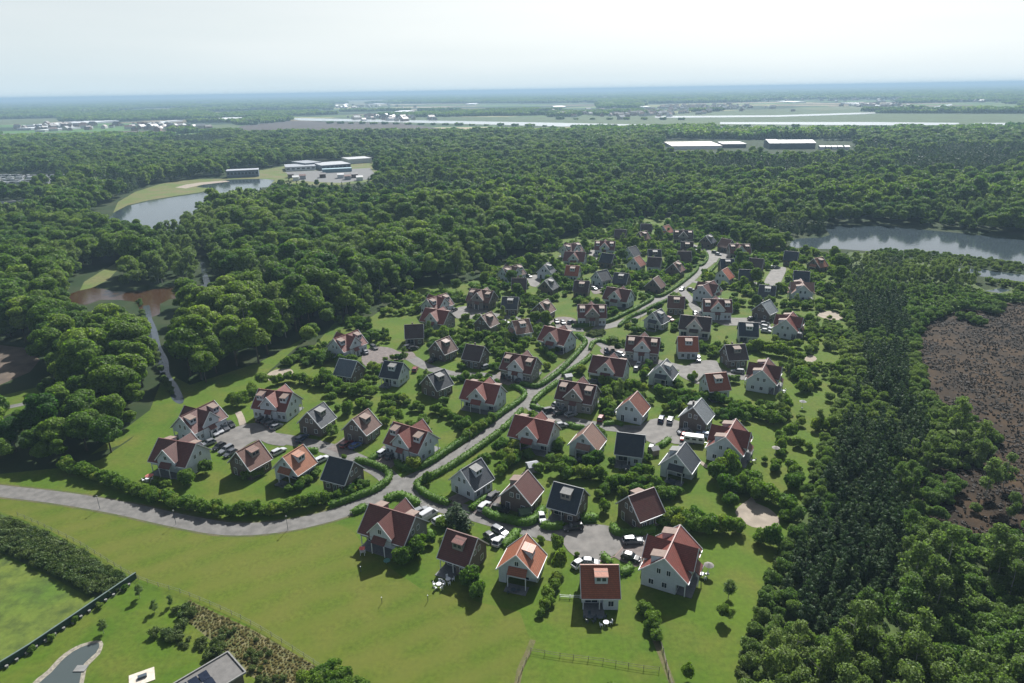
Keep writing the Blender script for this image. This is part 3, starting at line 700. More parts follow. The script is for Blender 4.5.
ORD = ['zeroth', 'first', 'second', 'third', 'fourth', 'fifth', 'sixth', 'seventh', 'eighth', 'ninth', 'tenth', 'eleventh', 'twelfth', 'thirteenth', 'fourteenth', 'fifteenth', 'sixteenth', 'seventeenth', 'eighteenth', 'nineteenth', 'twentieth']
HP = []
for h in HOUSES:
    kind, row, ax, ay, bx, by, roof, wall, side = h[:9]; rest = h[9:]
    zr = 8.0 if kind == 'D' else 7.5
    A, B = at(ax, ay, zr), at(bx, by, zr); c = (A + B) / 2; ang = math.atan2(B.y - A.y, B.x - A.x)
    HP.append(dict(kind=kind, row=row, c=c, ang=ang, h=h, px=(ax + bx) / 2, d=c.y))
for row in ROWS:
    for i, q in enumerate(sorted([q for q in HP if q['row'] == row], key=lambda q: q['px'])): q['ref'] = ORD[i + 1]
FOOT = []
for q in HP:
    h = q['h']; kind, row, ax, ay, bx, by, roof, wall, side = h[:9]; rest = h[9:]; ang = q['ang']; det = q['d'] < 300
    if kind == 'D':
        if side in ('f', 'l'): ang += math.pi                      # dormers on the far / left side
        t = double(roof, wall, det, rest[0] if rest else ''); L, hw = 6.6, 5.2
    else:
        t = cottage(roof, wall, side, rest[0], det, rest[1] if len(rest) > 1 else 'a'); L, hw = 4.2, 4.6
    o = instance('cottage' if kind == 'S' else 'double_cottage', t, (q['c'].x, q['c'].y, .03), ang)
    wn_ = {'w': 'white', 'b': 'dark brick', 'g': 'grey brick'}[wall]
    tag(o, f"{wn_} {'cottage' if kind == 'S' else 'double house'} with {RN[roof]} roof, {q['ref']} from left in the {ROWS[row]} group", 'house', 'cottages of the holiday village')
    FOOT.append((q['c'].x, q['c'].y, q['ang'], L, hw))
FOOTA = np.array(FOOT)
def house_dist(P):
    """distance from house footprints"""
    best = np.full(len(P), 1e9)
    for x, y, a, L, hw in FOOT:
        d = P - np.array((x, y)); u = np.abs(d[:, 0] * math.cos(a) + d[:, 1] * math.sin(a)) - L; v = np.abs(-d[:, 0] * math.sin(a) + d[:, 1] * math.cos(a)) - hw
        best = np.minimum(best, np.where((u < 0) & (v < 0), np.maximum(u, v), np.hypot(np.maximum(u, 0), np.maximum(v, 0))))
    return best
def near_house(x, y):
    return min(HP, key=lambda q: (q['c'].x - x) ** 2 + (q['c'].y - y) ** 2)
def href(q): return f"{q['ref']} {ROWS[q['row']]} house"

# ------------------------------------------------------------------ cars
PAINT = {'white': (.42, .43, .45), 'silver': (.17, .18, .195), 'black': (.018, .019, .022), 'dark grey': (.07, .075, .085), 'blue': (.03, .07, .22), 'dark blue': (.02, .035, .09), 'dark red': (.16, .02, .02), 'red': (.45, .02, .02), 'pale blue': (.28, .36, .46)}
M['tyre'] = plain('tyre_rubber', (.02, .02, .02), .8); M['rim'] = plain('wheel_rim', (.45, .46, .48), .35, .6)
M['lamp'] = plain('headlight_glass', (.6, .62, .65), .15); M['tail'] = plain('tail_light', (.3, .01, .01), .2); M['carglass'] = plain('car_glass', (.015, .02, .025), .05)
for k, v in PAINT.items():
    m = plain('car_paint_' + k.replace(' ', '_'), v, .28, var=.03); m.node_tree.nodes["Principled BSDF"].inputs["Coat Weight"].default_value = .3; M['paint_' + k] = m
def loft(mb, secs):
    """secs: list of (x, [(y,z)...]) cross-sections, symmetric rings"""
    n = len(secs[0][1]); vs = [(x, y, z) for x, ring in secs for y, z in ring]; fs = []
    for i in range(len(secs) - 1):
        for j in range(n): fs.append((i * n + j, i * n + (j + 1) % n, (i + 1) * n + (j + 1) % n, (i + 1) * n + j))
    fs += [tuple(range(n))[::-1], tuple(range((len(secs) - 1) * n, len(secs) * n))]
    mb.add(vs, fs)
def ring(hw, z0, z1, tuck=.08):
    return [(-hw + tuck, z0), (hw - tuck, z0), (hw, z0 + .25), (hw - .03, z1 - .12), (hw - tuck * 1.6, z1), (-hw + tuck * 1.6, z1), (-hw + .03, z1 - .12), (-hw, z0 + .25)]
def car_tree(shape, col):
    key = ('car', shape, col)
    if key in PROTO: return PROTO[key]
    P_ = M['paint_' + col]; body, glass, top = MB(), MB(), MB()
    if shape == 'hatch': Ln, w, bh, hh, c0, c1, c2, c3 = 2.1, .88, .92, 1.48, .95, .25, -1.35, -1.95
    elif shape == 'estate': Ln, w, bh, hh, c0, c1, c2, c3 = 2.35, .91, .92, 1.48, 1.0, .3, -1.9, -2.25
    elif shape == 'van': Ln, w, bh, hh, c0, c1, c2, c3 = 2.6, 1.0, 1.15, 2.1, 1.9, 1.2, -2.4, -2.58
    else: Ln, w, bh, hh, c0, c1, c2, c3 = 2.2, .9, .98, 1.66, 1.0, .35, -1.9, -2.15
    loft(body, [(-Ln, ring(w - .12, .38, bh - .08)), (-Ln + .18, ring(w, .24, bh)), (c3 + .1, ring(w, .22, bh)), (c0, ring(w, .22, bh)), (Ln - .35, ring(w - .02, .24, bh - .16)), (Ln, ring(w - .16, .36, bh - .32))])
    g = w - .07; gt = w - .22
    def gr(a, z): return [(-a, bh - .03), (a, bh - .03), (a if z <= bh else gt + (a - gt) * .0, z), (-a if z <= bh else -gt, z)]
    vs = [(c3, -g, bh - .04), (c3, g, bh - .04), (c0, g, bh - .04), (c0, -g, bh - .04), (c2, -gt, hh - .06), (c2, gt, hh - .06), (c1, gt, hh - .06), (c1, -gt, hh - .06)]
    glass.add(vs, [(0, 1, 2, 3), (7, 6, 5, 4), (0, 4, 5, 1), (1, 5, 6, 2), (2, 6, 7, 3), (3, 7, 4, 0)])
    loft(top, [(c2 - .06, [(-gt + .1, hh - .06), (gt - .1, hh - .06), (gt - .14, hh), (-gt + .14, hh)]), (c2 + .2, [(-gt - .02, hh - .07), (gt + .02, hh - .07), (gt - .1, hh + .03), (-gt + .1, hh + .03)]),
               (c1 - .2, [(-gt - .02, hh - .07), (gt + .02, hh - .07), (gt - .1, hh + .02), (-gt + .1, hh + .02)]), (c1 + .05, [(-gt + .06, hh - .07), (gt - .06, hh - .07), (gt - .12, hh - .03), (-gt + .12, hh - .03)])])
    for s in (-1, 1):   # pillars
        for (xa, xb) in ((c0, c1), (c3, c2)): top.beam((xa, s * g, bh - .02), (xb, s * gt, hh - .05), .09, .06)
        top.beam(((c1 + c2) / 2, s * (g + .005), bh - .02), ((c1 + c2) / 2, s * (gt + .01), hh - .05), .09, .05)
        if shape == 'van': top.add([(c3 + .1, s * (g + .01), bh), (.5, s * (g + .01), bh), (.5, s * (gt + .012), hh - .06), (c2 + .02, s * (gt + .012), hh - .06)], [(0, 1, 2, 3)])
    it = [('body', body.mesh('body', P_), []), ('windows', glass.mesh('windows', M['carglass']), []), ('roof', top.mesh('roof', P_), [])]
    for x in (-Ln + .75, Ln - .8):
        for s in (-1, 1):
            a = (x, s * (w - .19), .32); b_ = (x, s * (w + .01), .32); c_ = (x, s * (w + .02), .32)
            it.append(('wheel', MB().cyl(a, b_, .32, .32, 12).mesh('wheel', M['tyre']), [('rim', MB().cyl(b_, c_, .2, .18, 10).mesh('rim', M['rim']), [])]))
    for s in (-1, 1):
        it.append(('headlight', MB().box(Ln - .16, Ln - .02, min(s * .45, s * .72), max(s * .45, s * .72), .52, .64).mesh('headlight', M['lamp']), []))
        it.append(('tail_light', MB().box(-Ln - .01, -Ln + .1, min(s * .55, s * .76), max(s * .55, s * .76), .6, .8).mesh('tail_light', M['tail']), []))
    PROTO[key] = it; return it
# shape, colour, spot, heading (as a direction in the photo)
CARS = [
 ('hatch','white',214,432.7,40,28),('estate','white',218.5,430,40,28),('estate','dark grey',224.5,427.4,40,28),('hatch','black',230.5,424.3,40,28),('hatch','silver',208.5,443,-30,12),('hatch','black',219,446.5,-40,22),('estate','silver',226,449.5,-40,22),('hatch','dark grey',230.5,453.2,-40,22),
 ('estate','black',262.5,419,30,-16),('hatch','black',267.3,421,30,-16),('estate','dark grey',271.8,423.3,30,-16),('hatch','silver',276.5,426.6,30,-16),('estate','dark blue',302,438,30,-20),('estate','white',278.6,451.5,40,-20),('estate','white',321.6,459.4,40,-20),
 ('estate','dark red',347,444,40,-22),('hatch','blue',355.5,445.5,40,-22),('estate','white',383,452.3,40,-28),('hatch','dark grey',391,455.5,40,-28),('hatch','white',364.5,352,-28,-14),('estate','black',358,353,30,-4),('estate','black',374,347.3,26,16),('hatch','dark grey',408,347,30,-6),('hatch','black',413.5,348.2,30,-6),
 ('suv','black',433,360,30,-20),('estate','dark red',415,369.3,14,-30),('estate','silver',487,366.5,30,-10),('hatch','black',503.8,375.6,12,-20),('hatch','dark grey',511.2,377.5,14,-20),('estate','dark grey',519.2,379.4,16,-18),
 ('estate','black',549.5,410,30,-6),('hatch','black',559.2,413.3,30,-6),('estate','silver',565,408,30,-14),('hatch','silver',570.8,414.5,30,-8),('estate','dark grey',577,406.5,30,-10),('hatch','silver',557.2,404.2,30,-14),('hatch','silver',561.5,425.2,34,-6),('suv','dark red',601.3,418.4,14,-22),
 ('hatch','dark blue',606.5,351.3,6,30),('hatch','black',612.9,352.4,6,30),('estate','white',621,354.6,30,10),('hatch','silver',636.3,368.6,14,-30),('hatch','white',639,364,14,-30),('estate','dark blue',661.3,418.7,8,-30),('estate','white',670.2,419.9,8,-30),('hatch','dark grey',651.6,447.5,10,-30),
 ('hatch','silver',684.4,431.7,-28,4),('hatch','red',683.8,437,-10,28),('estate','pale blue',703.6,434.8,-30,-6),('suv','silver',698.3,359.3,4,30),('estate','silver',737.8,371.3,-30,-3),('hatch','silver',764.3,323.3,30,-2),('estate','white',766.3,327.3,30,6),
 ('estate','silver',420,511.2,30,-14),('van','white',428.2,515.6,30,-18),('estate','white',441,519.7,30,-14),('estate','black',493,495.8,22,-22),('estate','white',484,506.2,22,-22),('suv','black',500.5,509.5,30,6),('estate','silver',500.2,531.3,30,16),('hatch','dark grey',490.9,537.5,24,18),('hatch','white',498.8,541.2,20,-24),
 ('hatch','white',541.8,517.8,10,30),('estate','black',573.3,527.2,-40,6),('hatch','white',580,563.2,24,-14),('hatch','silver',590,562.4,30,2),('estate','silver',632.8,540.4,40,-2),('hatch','black',630.7,557.2,36,10),
 ('hatch','dark grey',454.4,309.6,20,-10),('hatch','white',449.6,311.8,20,-10),('hatch','silver',485,307,20,6),('hatch','black',529,276.3,20,6),('hatch','silver',483,306.9,20,10),('estate','dark grey',505,322.2,20,4),('estate','black',534.7,318.3,20,-6),('hatch','black',556.7,321.4,10,14),('hatch','dark grey',563,322.4,10,14),('hatch','silver',571,322,20,-8),
 ('hatch','silver',588.8,252.6,20,-2),('hatch','dark grey',696.4,248,20,4),('hatch','silver',697.2,251.2,20,4),('hatch','dark grey',691,289.8,20,4),('hatch','silver',694.8,291.3,20,4),('hatch','white',682,289.2,-20,14),('suv','dark red',670,319.4,20,8),('hatch','white',702,313.9,14,16),('hatch','silver',695.4,313.4,14,16),
 ('hatch','black',752,318.6,20,-3),('hatch','dark grey',715,252.3,20,3),('hatch','white',718.4,254.3,20,3),('hatch','white',772,267.2,20,-2),('hatch','silver',776.8,267.4,20,-2),('hatch','white',766,331,30,3),
 ('estate','black',437,313,20,4),('hatch','white',604,278,20,4),('hatch','silver',599,287,20,6),('hatch','white',594,288.5,20,6),
]
cl = []
for i, (shape, col, px, py, dx, dy) in enumerate(CARS):
    a, b2 = at(px, py, .6), at(px + dx * .1, py + dy * .1, .6); ang = math.atan2(b2.y - a.y, b2.x - a.x)
    q = near_house(a.x, a.y); cl.append([shape, col, a, ang, q, px])
names = {'hatch': 'hatchback', 'estate': 'estate car', 'van': 'panel van', 'suv': 'off roader'}
for i, (shape, col, a, ang, q, px) in enumerate(cl):
    same = sorted([c for c in cl if c[0] == shape and c[1] == col and c[4] is q], key=lambda c: c[5])
    pre = '' if len(same) == 1 else ORD[same.index(cl[i]) + 1] + ' from left '
    o = instance('parked_car' if shape != 'van' else 'parked_van', car_tree(shape, col), (a.x, a.y, .112), ang)
    tag(o, f"{pre}{col} {names[shape]} parked near the {href(q)}", 'car' if shape != 'van' else 'van', 'cars parked by the cottages')
CARP = np.array([(c[2].x, c[2].y) for c in cl])
# the caravan beside the red car
def caravan():
    a = at(694, 439.5, 1.2); b2 = at(702, 440.4, 1.2); ang = math.atan2(b2.y - a.y, b2.x - a.x)
    o = empty('caravan', (a.x, a.y, .112), ang); tag(o, 'long white touring caravan parked beside the red hatchback', 'caravan')
    mb = MB(); mb.prism([(-2.8, .55), (2.7, .55), (2.9, 1.2), (2.5, 2.5), (-2.5, 2.55), (-2.9, 1.6)], -1.1, 1.1, 'y'); mb.build('body', M['paint_white'], o)
    w_ = MB(); 
    for x in (-1.8, 0, 1.8): w_ = MB(); w_.box(x - .55, x + .55, -1.13, -1.09, 1.4, 2.0); w_.build('window', M['carglass'], o)
    for s in (-1, 1): MB().cyl((0, s * .9, .33), (0, s * 1.12, .33), .33, .33, 12).build('wheel', M['tyre'], o)
    MB().beam((2.8, 0, .5), (4.1, 0, .45), .12).build('drawbar', M['rim'], o)
caravan()

# ------------------------------------------------------------------ trees, shrubs, hedges
M['leaf_broad'] = leafy('broadleaf_foliage', (.036, .100, .011), (.118, .192, .022), .48, (.17, .24, .035))
M['leaf_pine'] = leafy('pine_needles', (.030, .062, .025), (.056, .096, .036), .3, grove=.25)
M['leaf_birch'] = leafy('birch_foliage', (.078, .138, .034), (.130, .188, .060), .46)
M['leaf_willow'] = leafy('willow_foliage', (.072, .140, .028), (.125, .185, .052), .43)
M['leaf_shrub'] = leafy('garden_shrub_foliage', (.050, .125, .014), (.125, .200, .026), .45, (.19, .24, .035))
M['leaf_hedge'] = leafy('hedge_foliage', (.065, .150, .016), (.090, .175, .022), .35)
M['leaf_scrub'] = leafy('bank_scrub_foliage', (.048, .085, .022), (.090, .125, .035), .3)
M['leaf_heather'] = leafy('dead_heather', (.012, .009, .006), (.040, .027, .016), .05, grove=.1)
M['leaf_dry'] = leafy('dry_grass_blades', (.16, .155, .06), (.25, .22, .11), .4)
M['bark'] = plain('tree_bark', (.075, .06, .045), .9, var=.3, scale=2); M['bark_birch'] = plain('birch_bark', (.35, .34, .31), .85, var=.3, scale=2)
rng = np.random.default_rng(11)

_ico = {}
def ico(sub):
    if sub not in _ico:
        bm = bmesh.new(); bmesh.ops.create_icosphere(bm, subdivisions=sub, radius=1)
        _ico[sub] = (np.array([v.co[:] for v in bm.verts]), [tuple(v.index for v in f.verts) for f in bm.faces]); bm.free()
    return _ico[sub]

def mesh_np(name, V, quads, tris, mats, mi=None):
    """numpy arrays to a mesh"""
    me = bpy.data.meshes.new(name); nq, nt = len(quads), len(tris)
    me.vertices.add(len(V)); me.vertices.foreach_set("co", np.asarray(V, np.float32).ravel())
    me.loops.add(nq * 4 + nt * 3)
    me.loops.foreach_set("vertex_index", np.concatenate([np.asarray(quads, np.int32).ravel(), np.asarray(tris, np.int32).ravel()]).astype(np.int32))
    me.polygons.add(nq + nt)
    me.polygons.foreach_set("loop_start", np.concatenate([np.arange(nq) * 4, nq * 4 + np.arange(nt) * 3]).astype(np.int32))
    for m_ in mats: me.materials.append(m_)
    if mi is not None: me.polygons.foreach_set("material_index", mi)
    me.update(calc_edges=True); me.validate(); return me

def leaves(C, Nn, s, g, flat=.6, aspect=1.0):
    """leaf-clump quads at C with normals Nn, sizes s"""
    n_ = len(C); Nn = Nn + g.normal(0, flat, Nn.shape); Nn /= np.linalg.norm(Nn, axis=1)[:, None]
    T = np.cross(Nn, g.normal(0, 1, Nn.shape)); T /= np.linalg.norm(T, axis=1)[:, None]; B = np.cross(Nn, T)
    s = (s * g.uniform(.6, 1.35, n_))[:, None] / 2
    V = np.stack([C - T * s - B * s * aspect * .5, C + T * s * .5 - B * s * aspect, C + T * s + B * s * aspect * .6, C - T * s * .6 + B * s * aspect], 1).reshape(-1, 3)
    return V, np.arange(n_ * 4).reshape(-1, 4)

def crown(name, seed, lobes, nleaf, size, mat, core=.72, flat=.6, aspect=1.0, depth=(.82, 1.06), squash=.85):
    """lobes: (x, y, z, r) array. leaf quads over every lobe, an opaque inner body in each"""
    g = np.random.default_rng(seed); Lb = np.array(lobes); w = Lb[:, 3] ** 2; w /= w.sum()
    k = g.choice(len(Lb), nleaf * 2, p=w); D = g.normal(0, 1, (len(k), 3)); D[:, 2] += .25; D /= np.linalg.norm(D, axis=1)[:, None]
    sc3 = np.array([1, 1, squash]); P = Lb[k, :3] + D * sc3 * (Lb[k, 3] * g.uniform(*depth, len(k)))[:, None]
    keep = np.ones(len(P), bool)
    for j in range(len(Lb)):
        dd = np.linalg.norm((P - Lb[j, :3]) / sc3, axis=1) / Lb[j, 3]; keep &= ~((dd < .72) & (k != j))
    keep &= P[:, 2] > .4; P = P[keep][:nleaf]; D = D[keep][:nleaf]
    V, Q = leaves(P, D, size, g, flat, aspect); T = []
    if core > 0:
        iv, fi = ico(1); off = len(V); parts = [V]
        for j, (x, y, z, r) in enumerate(Lb):
            vv = iv * sc3 * r * core * g.uniform(.85, 1.1, (len(iv), 1)) + (x, y, z); parts.append(vv)
            T += [(a + off, b_ + off, c_ + off) for a, b_, c_ in fi]; off += len(iv)
        V = np.concatenate(parts)
    return mesh_np(name, V, Q, np.array(T, np.int32).reshape(-1, 3), [mat])

def lobes_broad(seed, h=15., r=4.8):
    g = random.Random(seed); L = []; h *= g.uniform(.82, 1.15); r *= g.uniform(.82, 1.2)
    cz = h * .6; 
    L.append((0, 0, cz, r * .72))
    for i in range(15):
        a = g.uniform(0, 6.283); e = g.uniform(-.35, 1.35); rr = g.uniform(.26, .46) * r; d = r - rr * g.uniform(.6, 1.1)
        L.append((math.cos(a) * math.cos(e) * d, math.sin(a) * math.cos(e) * d, cz + math.sin(e) * (h * .4 - rr * .8), rr))
    L.append((g.uniform(-.8, .8), g.uniform(-.8, .8), h - r * .42, r * .42))
    return L
def lobes_pine(seed, h=7., r=1.5):
    g = random.Random(seed); L = []
    h *= g.uniform(.75, 1.2); r *= g.uniform(.9, 1.3)
    for i in range(10):
        t = (i + .5) / 10; z = h * (.16 + .8 * t); rr = r * (1.05 - t) ** .7; a = i * 2.4 + g.uniform(-.4, .4)
        L.append((math.cos(a) * rr * .62, math.sin(a) * rr * .62, z, max(.36, rr * .62) * g.uniform(.85, 1.15)))
    L.append((0, 0, h * .95, .28)); return L
def lobes_birch(seed, h=11., r=2.6):
    g = random.Random(seed); L = []
    for i in range(16):
        t = g.uniform(0, 1); z = h * (.28 + .66 * t); rr = r * math.sin(math.pi * (.18 + .78 * t)) ; a = g.uniform(0, 6.283); q = g.uniform(.3, .5) * r
        L.append((math.cos(a) * rr * .6, math.sin(a) * rr * .6, z, q))
    L.append((0, 0, h * .93, r * .25)); return L
def lobes_shrub(seed, h=2.6, r=1.5):
    g = random.Random(seed); L = [(0, 0, h * .5, r * .72)]
    for i in range(8):
        a = g.uniform(0, 6.283); rr = g.uniform(.35, .55) * r; d = r - rr
        L.append((math.cos(a) * d, math.sin(a) * d, g.uniform(.35, .75) * h, rr))
    L.append((0, 0, h - r * .4, r * .42)); return L

SP = {}     # species -> dict(near=[crown meshes], far=[...], trunk=mesh)
def trunk(name, h, r, mat, seed, limbs=5):
    g = random.Random(seed); mb = MB(); x = y = 0; z = 0; pr = r
    for i in range(4):
        nx, ny, nz_ = x + g.uniform(-.15, .15), y + g.uniform(-.15, .15), z + h / 4; nr = pr * .78
        mb.cyl((x, y, z), (nx, ny, nz_), pr, nr, 7); x, y, z, pr = nx, ny, nz_, nr
        if i >= 1:
            for k in range(limbs // 2):
                a = g.uniform(0, 6.28); ln = h * .25; mb.cyl((x, y, z - .1), (x + math.cos(a) * ln, y + math.sin(a) * ln, z + ln * .7), pr * .5, pr * .2, 5)
    return mb.mesh(name, mat)
def species(key, lob, n_near, s_near, n_far, s_far, mat, trunk_mat, th, tr, nv=4, **kw):
    d = dict(near=[], far=[], trunk=[])
    for i in range(nv):
        L = lob(100 + i * 7)
        d['near'].append(crown(key + '_crown', i + 1, L, n_near, s_near, mat, **kw))
        d['far'].append(crown(key + '_shape', i + 51, L, n_far, s_far, mat, **kw))
        if i < 2: d['trunk'].append(trunk(key + '_trunk', th, tr, trunk_mat, i))
    SP[key] = d
species('broadleaf', lobes_broad, 4200, .5, 1200, .95, M['leaf_broad'], M['bark'], 9, .32, 10, flat=.45)
species('pine', lobes_pine, 1100, .34, 420, .55, M['leaf_pine'], M['bark'], 4.5, .12, 8, core=.55, aspect=.6, flat=.5)
species('birch', lobes_birch, 2400, .30, 500, .75, M['leaf_birch'], M['bark_birch'], 8.5, .13, 5, core=.35, flat=.9, depth=(.4, 1.1))
species('willow', lambda s: lobes_shrub(s, 4.2, 2.3), 1500, .30, 350, .70, M['leaf_willow'], M['bark'], 2.2, .12, 5, core=.6, flat=.8)
species('shrub', lobes_shrub, 1100, .23, 220, .55, M['leaf_shrub'], M['bark'], 1.3, .08, 6, core=.78)
species('scrub', lambda s: lobes_shrub(s, 1.5, 1.1), 350, .22, 160, .35, M['leaf_scrub'], M['bark'], .8, .05, 3, core=.6, flat=.9)
species('tuft', lambda s: lobes_shrub(s, 1.2, 1.1), 260, .2, 160, .35, M['leaf_dry'], M['bark'], .8, .05, 3, core=.6, flat=.9, aspect=1.6)
HEATHER = [crown('heather_shape', 400 + i, lobes_shrub(900 + i, .5, .7), 90, .22, M['leaf_heather'], core=.6) for i in range(3)]

def tree_obj(name, key, v, x, y, s, sz, rz, label, cat, group, lod='near', withtrunk=True):
    o = empty(name, (x, y, 0), rz); o.scale = (s, s, sz)
    link(bpy.data.objects.new('crown', SP[key][lod][v % len(SP[key][lod])]), o)
    if withtrunk: link(bpy.data.objects.new('trunk', SP[key]['trunk'][v % 2]), o)
    return tag(o, label, cat, group)

# geometry-node scatter, for the masses nobody could count
def scatter(name, P, S, SZ, ROT, IDX, meshes, z=0.0):
    col = bpy.data.collections.new(name + '_shapes')
    for i, me in enumerate(meshes):
        o = bpy.data.objects.new(f"{name}_{i:02d}", me); col.objects.link(o)
    me = bpy.data.meshes.new(name); n_ = len(P)
    me.vertices.add(n_); V = np.zeros((n_, 3), np.float32); V[:, :2] = P; V[:, 2] = z; me.vertices.foreach_set("co", V.ravel())
    a = me.attributes.new("scl", 'FLOAT_VECTOR', 'POINT'); a.data.foreach_set("vector", np.stack([S, S, SZ], 1).astype(np.float32).ravel())
    a = me.attributes.new("rot", 'FLOAT_VECTOR', 'POINT'); Rv = np.zeros((n_, 3), np.float32); Rv[:, 2] = ROT; a.data.foreach_set("vector", Rv.ravel())
    a = me.attributes.new("idx", 'INT', 'POINT'); a.data.foreach_set("value", IDX.astype(np.int32))
    o = link(bpy.data.objects.new(name, me)); tag(o, kind='stuff')
    ng = bpy.data.node_groups.new(name, 'GeometryNodeTree')
    ng.interface.new_socket("Geometry", in_out='INPUT', socket_type='NodeSocketGeometry'); ng.interface.new_socket("Geometry", in_out='OUTPUT', socket_type='NodeSocketGeometry')
    N_ = ng.nodes; gi = N_.new("NodeGroupInput"); go = N_.new("NodeGroupOutput"); ip = N_.new("GeometryNodeInstanceOnPoints"); ci = N_.new("GeometryNodeCollectionInfo")
    ci.inputs[0].default_value = col; ci.inputs["Separate Children"].default_value = True; ci.inputs["Reset Children"].default_value = True
    mp_ = N_.new("GeometryNodeMeshToPoints")
    def attr(nm, t):
        q = N_.new("GeometryNodeInputNamedAttribute"); q.data_type = t; q.inputs["Name"].default_value = nm; return q.outputs[0]
    K = ng.links; K.new(gi.outputs[0], mp_.inputs[0]); K.new(mp_.outputs[0], ip.inputs["Points"]); K.new(ci.outputs[0], ip.inputs["Instance"]); ip.inputs["Pick Instance"].default_value = True
    K.new(attr("idx", 'INT'), ip.inputs["Instance Index"]); K.new(attr("rot", 'FLOAT_VECTOR'), ip.inputs["Rotation"]); K.new(attr("scl", 'FLOAT_VECTOR'), ip.inputs["Scale"])
    K.new(ip.outputs[0], go.inputs[0])
    md = o.modifiers.new("scatter", 'NODES'); md.node_group = ng
    return o

def fbm(P, s, seed=0.):
    return np.array([noise.noise((x * s + seed, y * s - seed, seed * 1.7)) for x, y in P])

# --- where forest may grow, tested at each tree's foot
HOLES = [
 [(75,222),(118,200),(135,190),(160,183),(205,177.5),(240,176.5),(275,177),(285,182),(262,190),(248,204),(216,218),(185,236),(130,243)],      # left lake
 [(226,181),(232,171),(262,169),(285,165),(355,160),(376,159),(380,170),(376,182),(330,187),(290,185)],                                                           # industry
 [(-60,174),(0,176),(30,175),(70,176),(70,184),(30,188),(0,188),(-60,190)], [(-60,203),(0,205),(40,204),(60,208),(20,221),(-60,228)],           # camp site, far pond
 [(60,298),(74,290),(84,281),(100,270),(124,260),(128,268),(112,284),(130,289),(175,284),(215,282),(238,290),(205,299),(168,302),(164,316),(172,330),(178,350),(182,372),(200,400),(176,407),(160,388),(150,350),(140,322),(136,306),(85,309),(62,304)], # ponds, ditch
 [(198,258),(207,258),(218,294),(204,296)],
 [(-90,335),(0,340),(30,346),(45,362),(35,376),(60,382),(76,392),(50,402),(0,420),(-90,430)],                                                    # soil yard and lawn
 [(165,372),(190,392),(215,384),(262,362),(310,335),(330,330),(250,392),(190,412),(150,432),(118,452)],                                                    # lawn by the ditch
 [(770,246),(797,236),(822,236),(826,230),(820,226),(832,224),(881,224),(949,230),(1024,238),(1300,262),(1300,296),(1024,286),(950,274),(895,255),(840,251)],       # right lake
 [(655,158),(665,140),(760,139),(856,141),(856,160),(760,160)],                                                                               # warehouses
]
FAREDGE = [(-400,150),(0,145),(60,143.5),(176,141),(230,136),(300,137),(380,136.5),(450,137),(560,137),(700,139),(800,139),(900,139),(1024,138),(1500,137.5)]
def far_edge_y(px): return np.interp(px, [p[0] for p in FAREDGE], [p[1] for p in FAREDGE])
EASTZONE = [(840,262),(900,256),(950,276),(1024,286),(1400,300),(1400,900),(740,900),(742,700),(752,640),(768,590),(788,540),(803,500),(815,460),(832,420),(845,380),(842,355),(850,330),(843,300)]
HEATH = [(918,337),(925,325),(944,316),(970,308),(1024,302),(1300,290),(1300,640),(1024,548),(990,538),(965,556),(948,566),(925,556),(905,530),(912,500),(930,470),(985,460),(1000,445),(991,436),(956,421),(929,398),(918,360)]

SEEN = [   # water, clearings and buildings that no tree may stand in front of
 [(121,209),(135,203),(120,203),(150,190),(186,184),(205,181),(232,179),(262,178.8),(272,180),(262,187),(232,187),(215,189),(199,193),(199,196),(190,208),(173,219),(160,222),(139,224)],
 [(67,296),(97,287),(126,291),(165,288),(190,286),(188,291),(161,298),(158,311),(140,323),(134,305),(100,296),(85,304)],
 [(146,312),(150,312),(154,325),(160,342),(166,360),(178,400),(175,401),(164,380),(154,345),(148,328)], [(199,262),(206,262),(212,290),(204,290)],
 [(79,275),(117,262),(118,268),(98,284),(82,288)], [(0,352),(32,350),(30,376),(0,381)], [(0,394),(30,385),(50,387),(25,398),(0,408)],
 [(798,238),(827,236),(824,228),(881,227),(949,233),(1024,241),(1300,262),(1300,286),(1024,264),(982,257),(942,252),(895,249),(868,250),(800,243)],
 [(957,268),(1024,276),(1200,290),(1200,296),(1024,281),(985,276)], [(987,288),(1010,288),(1008,293),(988,293)],
 [(672,139),(747,139),(747,150),(672,150)], [(769,139),(820,139),(850,143),(850,149),(769,150)], [(228,170),(262,169),(286,165),(372,159),(374,172),(360,181),(290,180),(262,178),(228,179)], [(0,179),(50,179),(56,182),(0,183)],
 [(290,117),(420,119.5),(560,122),(680,124.5),(765,126.5),(960,122),(1300,123),(1300,128),(960,127),(765,130.5),(680,130),(560,127.5),(420,124),(290,121.5)],
 [(235,122),(400,122),(440,128),(240,130)], [(0,133),(170,131),(175,136),(0,139)]]
def blocks_view(P, h, r):
    bad = np.zeros(len(P), bool)
    for fz in (.1, .4, .7, .97):
        for fx in (-.6, 0, .6):
            if fz > .9 and fx: continue
            px, py, dd = to_px(P[:, 0] + r * fx, P[:, 1], h * fz)
            for pl in SEEN: bad |= inside(px, py, pl)
    return bad

def grid(x0, x1, y0, y1, s):
    X, Y = np.meshgrid(np.arange(x0, x1, s), np.arange(y0, y1, s * .87)); X = X + (np.arange(X.shape[0]) % 2)[:, None] * s / 2
    P = np.stack([X.ravel(), Y.ravel()], 1); return P + rng.uniform(-.32 * s, .32 * s, P.shape)

